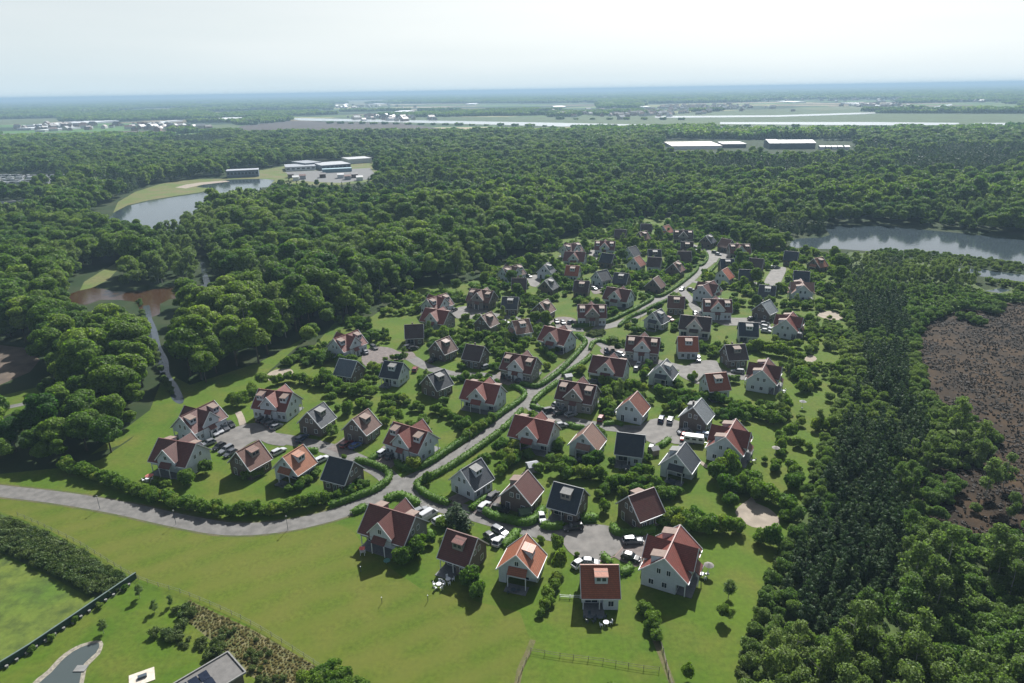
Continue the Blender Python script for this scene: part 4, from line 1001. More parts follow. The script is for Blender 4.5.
def forest_points():
    out = []
    for y0, y1, s in ((130, 620, 6.9), (620, 1000, 8.6), (1000, 1900, 11.5)):
        xm = y1 * .86 + 60
        P = grid(-xm, xm, y0, y1, s); px, py, dd = to_px(P[:, 0], P[:, 1])
        k = (px > -190) & (px < 1230) & (py > far_edge_y(px)) & ~inside(px, py, VILLAGE) & ~inside(px, py, EASTZONE) & (py < 620) & ~((px < 320) & (py > 465)) & ~((py > 446) & (px < 400) & (px > 120))
        for h_ in HOLES: k &= ~inside(px, py, h_)
        out.append(P[k])
    return np.concatenate(out)
FP = forest_points()
px, py, dd = to_px(FP[:, 0], FP[:, 1])
nA = fbm(FP, .012, 3.1); nB = fbm(FP, .004, 8.2); nC = fbm(FP, .03, 5.5)
spc = np.zeros(len(FP), int)                       # 0 broadleaf 1 pine 2 birch
pinezone = inside(px, py, [(470,172),(560,160),(680,152),(860,150),(1024,150),(1300,150),(1300,176),(1024,178),(900,190),(760,192),(690,190),(560,182)])
spc[(pinezone & (nB + nA * .5 > -.12)) | (nB > .42)] = 1
spc[(spc == 0) & (inside(px, py, [(150,330),(168,230),(200,222),(225,260),(222,300),(180,282)]) | (nC + nA * .6 > .27))] = 2
spc[(spc == 0) & (py > 225) & (px > 640) & (px < 800) & (rng.random(len(FP)) < .5)] = 2
hs_ = rng.uniform(.58, 1.34, len(FP)) * (1 + .36 * nA) * np.where((px < 330) & (py > 200), 1.06, 1.0)
hs_ = np.where((py < 340) & (px > 600) & (py > 215), hs_ * .85, hs_)
near_edge = np.minimum(seg_dist(FP, [at(*p)[:2] for p in VILLAGE]), 30)
hs_ *= np.where(near_edge < 7, .72, 1.0)
far_w = np.where(dd > 1000, 1.35, 1.0)
rot = rng.uniform(0, 6.283, len(FP)); vid = rng.integers(0, 60, len(FP))
inframe = (px > 5) & (px < 1019) & (py > 90) & (py - 15 * F / dd < 680)
size = hs_ / dd * inframe
def region_name(px, py):
    if px < 160 and py > 330: return 'beside the left meadow corner'
    if px < 330 and py > 280: return 'by the brown pond and ditch'
    if px < 330: return 'by the left lake'
    if py > 250: return 'along the upper left village edge'
    if px > 780: return 'behind the right lake'
    return 'behind the far end of the village'
KEYS = ['broadleaf', 'pine', 'birch']; CAT = {'broadleaf': 'tree', 'pine': 'pine tree', 'birch': 'birch tree'}
ADJ = {'broadleaf': ['rounded full', 'lumpy wide', 'tall domed', 'dense bushy', 'broad uneven', 'deep green'], 'pine': ['dark narrow', 'dark pointed', 'dense dark', 'thin dark'], 'birch': ['pale feathery', 'slim pale', 'airy light', 'loose pale', 'light upright']}
nb_ = ~blocks_view(FP, np.where(spc == 1, 7 * 1.9, np.where(spc == 2, 11 * 1.2, 15)) * hs_, 5 * hs_)
used = {'broadleaf': 0, 'pine': 0, 'birch': 0, 'shrub': 0, 'willow': 0}
# species scale so that all reach forest height: pines of the wood are twice the size of the young ones
sxy = 1.06 * far_w * np.where(spc == 1, hs_ * 1.9, np.where(spc == 2, hs_ * 1.25, hs_)); szz = np.where(spc == 1, hs_ * 1.9, np.where(spc == 2, hs_ * 1.2, hs_))
size *= nb_; order = np.argsort(-size); rest = nb_.copy()
CAP = {'broadleaf': 240, 'pine': 0, 'birch': 60}
for i in order:
    if size[i] <= 0: break
    k = KEYS[spc[i]]
    if used[k] >= CAP[k]: continue
    used[k] += 1; rest[i] = False
    tree_obj(k + '_tree', k, int(vid[i]), FP[i, 0], FP[i, 1], sxy[i], szz[i], rot[i], f"{ADJ[k][vid[i] % len(ADJ[k])]} {'broadleaf' if k == 'broadleaf' else k} tree in the wood {region_name(px[i], py[i])}", CAT[k], 'forest trees ' + region_name(px[i], py[i]))
    if all(used[a] >= CAP[a] for a in CAP): break
for si, k in enumerate(KEYS):
    q = rest & (spc == si)
    if not q.any(): continue
    lod = np.where(dd[q] < 520, 0, 1); nn = len(SP[k]['near']); nf = len(SP[k]['far'])
    idx = np.where(lod == 0, vid[q] % nn, nn + vid[q] % nf)
    scatter('forest_of_' + k + '_trees', FP[q], sxy[q], szz[q], rot[q], idx, SP[k]['near'] + SP[k]['far'])

# --- the strip of young pines, birches and willow scrub along the right side
EP = []
P = grid(20, 420, 60, 420, 1.6); px, py, dd = to_px(P[:, 0], P[:, 1])
k = inside(px, py, EASTZONE) & (px < 1180) & (py < 860) & ~inside(px, py, HEATH)
for h_ in HOLES[7:8]: k &= ~inside(px, py, h_)
P, px, py, dd = P[k], px[k], py[k], dd[k]
PINES = [(855,300),(900,285),(908,330),(905,380),(912,410),(925,440),(925,480),(910,515),(903,560),(898,595),(875,630),(830,645),(790,632),(778,600),(788,575),(805,540),(820,500),(832,460),(848,420),(862,380),(856,340)]
LIGHT = [(905,560),(948,560),(990,530),(1024,520),(1300,560),(1300,900),(745,900),(765,672),(800,640),(860,636),(900,600)]
MIDL = [(885,470),(925,455),(960,425),(1010,445),(1000,462),(940,500),(925,560),(900,560),(905,520)]
nz1 = fbm(P, .05, 2.2); nz2 = fbm(P, .12, 6.6)
typ = np.full(len(P), 4); r_ = rng.random(len(P))      # 1 pine 2 birch 4 willow
ip_ = inside(px, py, PINES); typ[ip_ & (nz1 + .5 * nz2 > -.34)] = 1
il = inside(px, py, LIGHT); typ[il] = np.where(nz1[il] > -.1, 2, 4); typ[il & (r_ < .06) & (px < 900)] = 1
im = inside(px, py, MIDL); typ[im] = np.where(nz2[im] > .12, 2, 4)
top_ = py < 300; typ[top_ & (nz1 > -.1)] = 2
typ[(py < 300) & (px < 900) & (nz1 < -.15)] = 1
sp_need = {1: 2.15, 2: 2.9, 4: 2.2}
# thin to each kind's own spacing
keep = np.zeros(len(P), bool); cell = {}
for i in rng.permutation(len(P)):
    s_ = sp_need[int(typ[i])] * (1.0 if py[i] > 330 else 1.15); c_ = (int(P[i, 0] // 4), int(P[i, 1] // 4)); ok = True
    for a in (-1, 0, 1):
        for b_ in (-1, 0, 1):
            for j in cell.get((c_[0] + a, c_[1] + b_), ()):
                if (P[i, 0] - P[j, 0]) ** 2 + (P[i, 1] - P[j, 1]) ** 2 < (.5 * (s_ + sp_need[int(typ[j])])) ** 2: ok = False
    if ok: keep[i] = True; cell.setdefault(c_, []).append(i)
gap = (typ == 4) & (px < 905) & (nz2 > .3) & (py < 560); keep &= ~(gap & (r_ < .6))
P, px, py, dd, typ, nz1 = P[keep], px[keep], py[keep], dd[keep], typ[keep], nz1[keep]
sv = rng.uniform(.7, 1.15, len(P)) * np.where(typ == 1, 1.0, np.where(typ == 2, .92, .82))
sv *= np.where(py < 262, .5, 1)
sv *= np.where(py < 275, .8, np.where(py < 300, .85, 1.05))
sv *= np.where((typ == 4) & (px < 860), .95, 1) * np.where(inside(px, py, LIGHT) & (px > 900), 1.15, 1)
rot = rng.uniform(0, 6.283, len(P)); vid = rng.integers(0, 60, len(P))
inframe = (px > 5) & (px < 1019) & (py < 700); size = sv / dd * inframe * np.where(typ == 1, 7, np.where(typ == 2, 11, 4.2))
nbE = ~blocks_view(P, np.where(typ == 1, 7, np.where(typ == 2, 11, 4.2)) * sv, 2 * sv); size *= nbE; restE = nbE.copy(); TK = {1: 'pine', 2: 'birch', 4: 'willow'}; CAPE = {'pine': 290, 'birch': 230, 'willow': 290}
useE = {a: 0 for a in CAPE}
def east_place(px, py):
    a = 'at the bottom right' if py > 560 else 'beside the dark heath' if px > 890 and py > 300 else 'below the right lake' if py < 320 else 'right of the village lawns'
    return a
for i in np.argsort(-size):
    if size[i] <= 0: break
    k = TK[int(typ[i])]
    if useE[k] >= CAPE[k]: continue
    useE[k] += 1; restE[i] = False
    lab = {'pine': 'young dark green pine in the dense strip', 'birch': 'light green birch with loose feathery crown', 'willow': 'pale green bushy willow in the scrub'}[k]
    tree_obj({'pine': 'pine_tree', 'birch': 'birch_tree', 'willow': 'willow_bush'}[k], k, int(vid[i]), P[i, 0], P[i, 1], sv[i], sv[i] * rng.uniform(.9, 1.15), rot[i], f"{lab} {east_place(px[i], py[i])}", {'pine': 'pine tree', 'birch': 'birch tree', 'willow': 'bush'}[k], f"{k}s {east_place(px[i], py[i])}", withtrunk=k != 'willow')
for t_, k in TK.items():
    q = restE & (typ == t_)
    if q.any():
        nn = len(SP[k]['near']); scatter('strip_of_' + {'pine': 'young_pines', 'birch': 'young_birches', 'willow': 'willow_scrub'}[k], P[q], sv[q], sv[q], rot[q], np.where(dd[q] < 300, vid[q] % nn, nn + vid[q] % len(SP[k]['far'])), SP[k]['near'] + SP[k]['far'])
# heather tufts and lone bushes on the heath
P = grid(60, 330, 90, 320, 1.15); px, py, dd = to_px(P[:, 0], P[:, 1]); k = inside(px, py, HEATH) & (px < 1200) & (rng.random(len(P)) < .25 + .6 * (fbm(P, .15, 4.4) + .5))
P = P[k]; scatter('heather', P, rng.uniform(.3, 1.1, len(P)), rng.uniform(.3, .8, len(P)), rng.uniform(0, 6.28, len(P)), rng.integers(0, 3, len(P)), HEATHER)
for i, (x, y, s, kk) in enumerate(sorted([(985,498,1.0,'birch'),(1003,488,.9,'birch'),(975,512,.6,'willow'),(940,520,.8,'willow'),(1008,520,.7,'birch'),(960,540,.8,'willow'),(1000,476,.6,'willow'),(930,505,.9,'willow'),(1015,505,.7,'willow'),(950,505,.5,'willow')])):
    p = at(x, y); tree_obj('birch_tree' if kk == 'birch' else 'willow_bush', kk, i, p.x, p.y, s, s, i, f"small yellow green {kk} alone on the dark heath, {ORD[i + 1]} from left", 'birch tree' if kk == 'birch' else 'bush', 'lone bushes on the heath', withtrunk=kk == 'birch')

# ragged scrub creeping into the edge of the heath
P = grid(60, 330, 90, 320, 2.6); px, py, dd = to_px(P[:, 0], P[:, 1]); ed = seg_dist(P, [tuple(at(*p)[:2]) for p in HEATH + HEATH[:1]])
k = inside(px, py, HEATH) & (px < 1200) & (fbm(P, .07, 7.7) > .14 + ed * .03); P = P[k]
s_ = rng.uniform(.35, .9, len(P)); scatter('heath_edge_scrub', P, s_, s_, rng.uniform(0, 6.28, len(P)), rng.integers(0, 5, len(P)), SP['willow']['near'])

# ------------------------------------------------------------------ hedges
def hedge(pts, w, h, label, bushy=0.0, mat='leaf_hedge'):
    P = spline([at(*p) for p in pts], .8); g = np.random.default_rng(int(abs(pts[0][0] * 7 + pts[0][1])))
    T = []; 
    prof = [(-.5, 0), (-.52, .55), (-.42, .92), (0, 1.0), (.42, .92), (.52, .55), (.5, 0)]; V = []
    C = []; Nn = []
    for i, p in enumerate(P):
        d = (P[min(i + 1, len(P) - 1)] - P[max(i - 1, 0)]).normalized(); s = Vector((-d.y, d.x, 0))
        ww = w * (1 + bushy * g.uniform(-.3, .35)); hh = h * (1 + bushy * g.uniform(-.35, .35)) * (1 + g.uniform(-.08, .08))
        if i in (0, len(P) - 1): ww *= .8; hh *= .85
        for a, b_ in prof: V.append((p.x + s.x * a * ww * .9, p.y + s.y * a * ww * .9, b_ * hh * .93))
        for k in range(int(14 + 10 * w * h / 2)):
            t = g.uniform(0, 6); j = int(t); f_ = t - j; a = prof[j][0] * (1 - f_) + prof[j + 1][0] * f_; b_ = prof[j][1] * (1 - f_) + prof[j + 1][1] * f_
            o_ = g.uniform(-.4, .4); wj = ww * g.uniform(.93, 1.12); C.append((p.x + s.x * a * wj + d.x * o_, p.y + s.y * a * wj + d.y * o_, max(.1, b_ * hh + g.uniform(-.08, .14 + .3 * bushy)))); Nn.append((s.x * a, s.y * a, b_ * .8 + .05))
    n_ = len(prof); Q = []
    for i in range(len(P) - 1):
        for j in range(n_ - 1): Q.append((i * n_ + j, (i + 1) * n_ + j, (i + 1) * n_ + j + 1, i * n_ + j + 1))
    Nn = np.array(Nn); Nn /= np.linalg.norm(Nn, axis=1)[:, None] + 1e-6
    LV, LQ = leaves(np.array(C), Nn, .30 + .12 * bushy, g, .9)
    T = [tuple(range(n_))[:3], ]
    me = mesh_np('hedge', np.concatenate([np.array(V), LV]), np.concatenate([np.array(Q), LQ + len(V)]), np.array([(0, 3, 6), (len(V) - n_, len(V) - 1, len(V) - n_ + 3)], np.int32), [M[mat]])
    o = link(bpy.data.objects.new('hedge', me)); tag(o, label, 'hedge', 'hedges of the holiday village')
    ROADS_W.append(([(p.x, p.y) for p in P[::3]] + [(P[-1].x, P[-1].y)], w / 2)); return o
HED = [
 ([(330,507),(371,493),(385,484.5),(389.5,478),(386,472),(372,465.5),(356,462)], 1.7, 1.5, 'clipped hedge curling round the navy slate cottage at the junction', 0),
 ([(404,469),(412,471),(428,465),(453,448.5),(481,430),(510,408)], 1.7, 1.6, 'long clipped hedge on the left of the straight main road', 0),
 ([(396,463),(400,468),(404,470)], 1.5, 1.3, 'short clipped hedge stub where the left lane meets the main road', 0),
 ([(449,505),(432,499),(419,490),(418.5,484),(434,477),(457,463.5),(486,443.5),(500,433)], 1.7, 1.5, 'clipped hedge bending round the slate cottage lawn right of the junction', 0),
 ([(502,431),(510,424),(518,416),(522,411)], 1.6, 1.5, 'clipped hedge piece between main road and maroon double house', 0),
 ([(471,511),(478,505),(486,498)], 1.5, 1.4, 'short clipped hedge beside the white estate car on the drive', 0),
 ([(484,512),(493,517.5),(508,521.5),(526,524.5),(537,519),(543,510)], 2.0, 1.6, 'clipped hedge along the front lane below the maroon brick cottage', 0),
 ([(542,526.5),(552,528.5),(562,527)], 1.9, 1.5, 'short clipped hedge under the navy roofed cottage by the lane', 0),
 ([(582,520.5),(590,519.5),(597,520)], 2.4, 1.6, 'squared hedge block between navy cottage and front court', .1),
 ([(613,527),(616,534),(630,535),(644,533),(654,530)], 1.8, 1.5, 'clipped hedge under the maroon brick cottage at the court', 0),
 ([(386,501),(398,496.5),(410,500),(418,505)], 2.0, 1.4, 'curved hedge strip behind the front row double house beside the road', .1),
 ([(353,514),(360,511),(366,508)], 1.8, 1.4, 'small hedge left of the front row double house', .1),
 ([(503,546),(510,541),(515,535),(517,531)], 2.0, 1.2, 'yellowish hedge block between white car and orange cottage', .1),
 ([(603,556.5),(606,560),(610,564)], 1.6, 1.2, 'tiny hedge at the rim of the front court', .1),
 ([(620,574),(627,571),(631,568)], 2.2, 1.2, 'bright rounded hedge block between court drive and red cottage', .2),
 ([(428,533),(432,536)], 2.2, 1.3, 'small bright hedge by the cars of the first front row house', .2),
 ([(531,406.5),(538,409.5),(547,411)], 1.5, 1.3, 'clipped hedge at the mouth of the middle lane', 0),
 ([(533,404),(541,396),(557.5,383.5)], 1.6, 1.5, 'clipped hedge left of the middle double house along the road', 0),
 ([(563,376),(582,364.5),(591,357)], 1.5, 1.4, 'clipped hedge between road and upper middle double house', 0),
 ([(521,384.5),(530,387),(541,385.8),(561,371),(582,348.7),(585,342),(577,335.5)], 1.7, 1.5, 'long curved clipped hedge below the white gabled bend house', 0),
 ([(501,415),(513,407),(523,399),(524.5,394),(518,389),(511,387.5)], 1.5, 1.4, 'clipped hedge round the small lawn at the upper lane mouth', 0),
 ([(590,350),(593,344),(600,341.5),(610,345)], 1.5, 1.2, 'curved hedge round the planted corner below the traffic island', .2),
 ([(572,327),(590,325.5),(608.5,322),(628,313),(650,301.5),(651,298),(640,294)], 1.5, 1.4, 'long clipped hedge on the upper side of the road past the bend', 0),
 ([(619,327),(629,318.5),(643,312.5),(651,308),(667,301)], 1.4, 1.3, 'clipped hedge on the lower side of the road past the bend', 0),
 ([(647,293),(659.5,297),(677,287),(694,273.5),(698,268)], 1.4, 1.4, 'clipped hedge below the brown brick cottage of the far road', 0),
 ([(691,268),(703,265),(707.5,257.5),(704,251)], 1.2, 1.3, 'clipped hedge inside the far road curve', 0),
 ([(710,273),(716,266),(720,260)], 1.2, 1.3, 'small clipped hedge left of the far red roofed cottage', 0),
 ([(655,286),(672,291)], 1.2, 1.2, 'low hedge stub beside the far brown cottage', .1),
 ([(300,449),(308,452),(318,452)], 1.4, 1.3, 'small hedge between silver cars and orange brown cottage', .2),
 ([(370,461),(378,456),(386,452)], 1.6, 1.3, 'short hedge beside the drive of the left court double house', .1),
 ([(430,431),(420,444)], 1.3, 1.2, 'short hedge behind the right end of the last left court house', .2),
 ([(436,378),(447,378.5),(458,380)], 1.4, 1.2, 'hedge strip along the upper lane beside the slate cottage', .1),
 ([(568,425),(576,428),(584,428)], 1.4, 1.2, 'little hedge along the middle lane near the silver car', .2),
 ([(604,425),(616,424),(622,426)], 1.4, 1.2, 'little hedge left of the middle court', .2),
 ([(661,447),(666,443),(669,440)], 1.6, 1.2, 'short hedge block below the middle court beside parked car', .1),
]
for hd in HED: hedge(*hd)

# ------------------------------------------------------------------ garden shrubs and trees
SH = []          # (x, y, scale, heightscale, species)
def row(pts, n_, r, key='shrub', jit=1.0, hs=1.0):
    W_ = [at(*p) for p in pts]; L_ = [0]
    for a, b_ in zip(W_[:-1], W_[1:]): L_.append(L_[-1] + (b_ - a).length)
    for i in range(n_):
        t = L_[-1] * (i + .5) / n_; p = W_[0]
        for j in range(len(W_) - 1):
            if t <= L_[j + 1] or j == len(W_) - 2:
                f_ = (t - L_[j]) / max(L_[j + 1] - L_[j], 1e-6); p = W_[j].lerp(W_[j + 1], f_); break
        base = {'shrub': 1.5, 'broadleaf': 4.8, 'birch': 2.6, 'willow': 2.3, 'pine': 1.5}[key]
        s = r / base * rnd.uniform(.82, 1.18)
        SH.append((p.x + rnd.uniform(-jit, jit) * .5, p.y + rnd.uniform(-jit, jit) * .5, s, s * hs * rnd.uniform(.85, 1.2), key, len(SH)))
row([(245,480),(256,477),(263,473)], 3, 1.7); row([(284,492),(300,489),(310,483),(321,472)], 6, 1.4); row([(189,484)], 1, 2.2); row([(207,473)], 1, 2.1); row([(155,487)], 1, 1.2); row([(166,489)], 1, 1.4)
row([(229,403),(238,408),(246,404)], 3, 2.2, hs=1.1); row([(250,392),(255,398)], 2, 1.9); row([(261,388)], 1, 2.2, 'broadleaf', hs=.8); row([(272,385),(290,381),(310,385),(330,384)], 9, 1.9, hs=1.1)
row([(314,388),(326,385),(344,390)], 5, 2.3, hs=1.2); row([(351,397),(362,394),(372,397)], 5, 2.1, hs=1.1); row([(380,405),(396,401),(409,405)], 7, 1.6); row([(410,411),(423,411)], 3, 1.4); row([(433,412),(441,415),(449,418)], 5, 1.5); row([(443,405)], 1, 1.8)
row([(451,420),(458,425),(468,432)], 4, 1.8); row([(463,441),(470,436),(482,428),(494,420)], 8, 1.6); row([(398,421)], 1, 1.7, hs=1.3); row([(353,410),(343,417)], 2, 1.9, hs=1.3)
row([(312,362),(322,360),(330,362)], 4, 2.2); row([(360,386),(370,381)], 2, 1.7); row([(433,338),(445,341),(455,336)], 4, 2.3, hs=1.2); row([(457,348),(462,338),(480,337),(497,341)], 7, 2.0, hs=1.1); row([(384,363),(395,359),(404,361)], 4, 1.4); row([(393,374),(402,384),(406,376)], 3, 2.0, hs=1.2)
row([(402,562),(409,565)], 2, 2.1, hs=1.25); row([(415,553),(420,556)], 2, 2.0, hs=1.2); row([(430,545)], 1, 1.4); row([(438,527),(448,526)], 3, 1.5); row([(343,460)], 1, 1.0)
row([(458,528)], 1, 3.0, 'pine', hs=.55); row([(463,529)], 1, 2.4, 'pine', hs=.5)
row([(468,585),(474,582)], 2, 1.8, hs=1.1); row([(477,598),(481,592)], 2, 1.9, hs=1.15); row([(541,618),(545,609),(549,600),(553,590),(556,580)], 7, 1.15, hs=1.0); row([(557,571)], 1, 1.7, 'shrub', hs=1.5)
row([(642,608),(648,617),(655,632)], 5, 1.5); row([(657,641)], 1, 1.6); row([(575,556)], 1, 0.6); row([(557,552)], 1, 1.5, 'shrub', 0, 1.6); row([(543,541)], 1, 0.9)
row([(728,599)], 1, 1.35, 'birch', 0, .85); row([(723,620)], 1, 1.55, 'broadleaf', 0, .95); row([(688,680)], 1, 1.25, 'shrub', 0, 1.7); row([(665,700)], 1, 1.4); row([(609,700)], 1, 1.6)
row([(497,477),(506,469),(516,463),(520,457)], 7, 1.6, hs=1.1); row([(523,455),(532,461)], 3, 1.4); row([(549,461),(558,464),(570,470)], 5, 1.7); row([(563,474),(568,480)], 2, 1.8, hs=1.2); row([(578,478),(590,479),(605,480)], 6, 1.8, hs=1.1); row([(588,468),(600,463)], 3, 2.0, hs=1.3)
row([(599,500),(606,493),(612,488)], 4, 1.7); row([(603,513)], 1, 2.0, hs=1.2); row([(612,489),(626,487),(641,486)], 6, 1.7, hs=1.15); row([(634,478),(645,472),(650,479)], 4, 1.8); row([(658,497),(668,499),(676,494)], 4, 1.7); row([(661,527),(672,523),(688,520),(700,520)], 7, 1.9, hs=1.1)
row([(676,531),(690,532),(704,533),(718,532),(730,533)], 8, 2.2, hs=1.15); row([(740,533)], 1, 2.2, hs=1.2); row([(757,544),(768,545),(774,546)], 4, 1.9, hs=1.25)
row([(714,480),(722,476),(733,474)], 5, 2.4, hs=1.2); row([(722,492),(733,494),(742,488)], 4, 2.3, hs=1.2); row([(748,484),(756,500),(765,500),(776,506)], 7, 2.3, hs=1.15); row([(728,505)], 1, 2.2); row([(786,508),(787,522)], 3, 2.2)
row([(781,440),(781,448),(781,458)], 4, 1.5, hs=1.15); row([(775,467),(775,474)], 2, 1.7, hs=1.2); row([(790,432)], 1, 1.2); row([(766,462)], 1, 1.3); row([(792,470),(796,480),(790,490)], 5, 1.9)
row([(738,411),(750,416),(763,420),(776,424)], 9, 1.7, hs=1.1); row([(735,408)], 1, 1.4, 'willow'); row([(704,397),(716,402),(735,408),(750,412)], 10, 1.6, hs=1.1); row([(775,424)], 1, 2.0)
row([(785,402),(786,408),(785,416)], 4, 1.6, hs=1.2); row([(798,425)], 1, 1.4); row([(752,350),(765,353),(785,357),(803,363)], 11, 2.0, hs=1.15); row([(746,352),(760,346),(780,350)], 7, 1.7); row([(801,374),(806,385),(800,392),(812,392)], 7, 2.1, hs=1.1); row([(810,340),(815,350),(806,354)], 5, 1.9)
row([(602,384),(612,389),(622,393),(633,392),(645,394)], 10, 1.8, hs=1.2); row([(656,394),(668,398),(672,404)], 5, 2.0, hs=1.1); row([(590,378),(600,380)], 3, 1.6); row([(648,366),(645,374),(643,382)], 5, 1.5, hs=1.2); row([(612,350)], 1, 3.2, 'broadleaf', 0, .62); row([(618,351)], 1, 2.4, 'broadleaf', 0, .6); row([(632,355)], 1, 2.0, hs=1.5)
row([(690,385),(695,378)], 2, 1.7, hs=1.2); row([(536,347),(548,356),(556,362)], 6, 1.5); row([(552,355),(560,350),(566,347)], 4, 1.4); row([(500,336),(515,341),(530,345)], 6, 1.8); row([(506,452),(520,449),(527,446)], 5, 1.7); row([(556,452),(562,448)], 3, 1.7)
row([(505,450),(495,452)], 2, 1.8); row([(612,465)], 1, 1.3); row([(530,428),(522,434)], 0, 1.2); row([(603,441)], 1, 1.4); row([(640,463),(650,461)], 2, 1.4); row([(579,447)], 1, 1.5); row([(588,396),(594,402)], 3, 1.3)
row([(672,385),(683,390)], 3, 1.6); row([(465,360)], 1, 1.5); row([(452,352)], 1, 2.0, hs=1.1); row([(474,520)], 0, 1); row([(407,469)], 0, 1); row([(414,469)], 1, 1.8, 'shrub', 0, .9); row([(428,484)], 1, 1.5, 'shrub', 0, 1.35)
row([(340,500),(352,494)], 3, 1.2); row([(344,483),(358,486),(367,489)], 5, 1.4)
row([(64,468),(90,477),(130,492),(175,506),(225,515),(275,514),(325,502)], 56, 1.7, jit=1.2, hs=1.05); row([(325,502),(345,497),(362,491)], 7, 1.3)
NMARK = len(SH)
# the rest of the gardens: clumps along plot borders, thicker towards the far end
ROADL = [([np.array(p[:2]) for p in ln], w_) for ln, w_ in ROADS_W]
P = grid(-110, 210, 120, 540, 3.3); px, py, dd = to_px(P[:, 0], P[:, 1])
k = inside(px, py, VILLAGE) & ~inside(px, py, MEADOW) & (py < 500) & (px > 215)
k &= ~((py > 380) & (px < 330)) ; P, px, py = P[k], px[k], py[k]
hd_ = house_dist(P); rd_ = np.full(len(P), 1e9)
for ln, w_ in ROADL: rd_ = np.minimum(rd_, seg_dist(P, ln) - w_)
cp_ = np.min(np.linalg.norm(P[:, None, :] - CARP[None], axis=2), axis=1)
inc = np.zeros(len(P), bool)
for c_ in COURTS: inc |= inside(px, py, c_)
ms = np.array([(s[0], s[1]) for s in SH]); md_ = np.min(np.linalg.norm(P[:, None, :] - ms[None], axis=2), axis=1)
dens = fbm(P, .09, 9.1); q = (hd_ > 1.6) & (rd_ > 1.3) & (cp_ > 3.2) & ~inc & (md_ > 2.4)
thr = np.interp(py, [215, 260, 300, 340, 400, 500], [-.04, .02, .08, .13, .18, .24])
# keep sun and view open in front of each near house
q &= (dens > thr - .14 * (np.abs(hd_ - 7) < 2.5))
P, px, py = P[q], px[q], py[q]
for i in range(len(P)):
    big = rnd.random() < .035
    key = 'broadleaf' if big and py[i] < 330 else 'birch' if rnd.random() < .05 else 'shrub'
    s = {'broadleaf': .5, 'birch': .55, 'shrub': 1.05}[key] * rnd.uniform(.75, 1.3)
    SH.append((P[i, 0], P[i, 1], s, s * rnd.uniform(.8, 1.25), key, len(SH)))
# overgrown east border of the village
P = grid(90, 240, 110, 480, 3.6); px, py, dd = to_px(P[:, 0], P[:, 1])
bl = np.interp(py, [230, 300, 350, 420, 460, 500, 540, 600], [800, 818, 822, 812, 800, 790, 778, 762])
k = inside(px, py, VILLAGE) & (px > bl) & (fbm(P, .1, 1.1) > np.where(py > 350, .06, -.14)) & (house_dist(P) > 2); P = P[k]; py = py[k]
for i in range(len(P)):
    inc_ = any(inside(*[np.array([v]) for v in (to_px(P[i, 0], P[i, 1])[0], to_px(P[i, 0], P[i, 1])[1])], c_)[0] for c_ in COURTS[-4:])
    if inc_: continue
    s = rnd.uniform(.6, 1.1); SH.append((P[i, 0], P[i, 1], s * .8, s * .8, 'willow' if rnd.random() < .6 else 'shrub', len(SH)))
# wooded far corner between the last houses and the right lake
P = grid(80, 260, 330, 560, 5.0); px, py, dd = to_px(P[:, 0], P[:, 1])
k = inside(px, py, [(700,222),(745,230),(782,245),(790,251),(780,252),(752,250),(735,238),(700,234)]) & (house_dist(P) > 3)
P = P[k]; P = P[~blocks_view(P, 10 + 0 * P[:, 0], 3 + 0 * P[:, 0])]
for p_ in P: SH.append((p_[0], p_[1], rnd.uniform(.5, .8), rnd.uniform(.5, .75), 'broadleaf', len(SH)))
SA = np.array([(s[0], s[1]) for s in SH]); spx, spy, sdd = to_px(SA[:, 0], SA[:, 1])
bsz = {'shrub': 2.6, 'broadleaf': 15, 'birch': 11, 'willow': 4.2, 'pine': 7}
ssz = np.array([s[3] * bsz[s[4]] * s[2] / d_ for s, d_ in zip(SH, sdd)]) * ((spx > 0) & (spx < W) & (spy < 720))
ordr = list(np.argsort(-ssz)); nmax = {'shrub': 292, 'broadleaf': 55, 'birch': 8, 'willow': 0, 'pine': 2}; cnt = {a: 0 for a in nmax}; pick = []
for i in ordr:
    if ssz[i] <= 0: break
    k_ = SH[i][4]
    if cnt[k_] < nmax[k_]: cnt[k_] += 1; pick.append(i)
lab = {}
for i in pick:
    x, y, s, sz, key, _ = SH[i]; q = near_house(x, y); dx = spx[i] - q['px']; hx, hy, _d = to_px(q['c'].x, q['c'].y); dy = spy[i] - float(hy)
    rel = ('left of' if dx < 0 else 'right of') if abs(dx) > abs(dy) * 1.3 else ('below' if dy > 0 else 'behind')
    szn = 'big' if s * (1.5 if key == 'shrub' else 4) > 2.6 else 'small' if s < .85 else 'round'
    nm = {'shrub': 'shrub', 'broadleaf': 'leafy tree', 'birch': 'slim birch', 'willow': 'willow bush', 'pine': 'pine'}[key]
    lab.setdefault(f"{szn} green garden {nm} {rel} the {href(q)}", []).append(i)
for L_, ids in lab.items():
    ids.sort(key=lambda i: spx[i])
    for j, i in enumerate(ids):
        x, y, s, sz, key, _ = SH[i]; near = sdd[i] < 330
        l2 = L_ if len(ids) == 1 else f"{ORD[min(j + 1, 20)]} from left {L_}"
        nmn = {'shrub': 'garden_shrub', 'broadleaf': 'garden_tree', 'birch': 'birch_tree', 'willow': 'willow_bush', 'pine': 'pine_tree'}[key]
        gr = 'garden shrubs between the cottages' if key == 'shrub' else 'garden trees between the cottages'
        if key == 'shrub':
            o = link(bpy.data.objects.new(nmn, SP[key]['near' if near else 'far'][i % 6])); o.location = (x, y, 0); o.scale = (s, s, sz); o.rotation_euler = (0, 0, i * 2.4); tag(o, l2, 'shrub', gr)
        else: tree_obj(nmn, key, i, x, y, s, sz, i * 2.4, l2, 'tree', gr, 'near')
pk = set(pick)
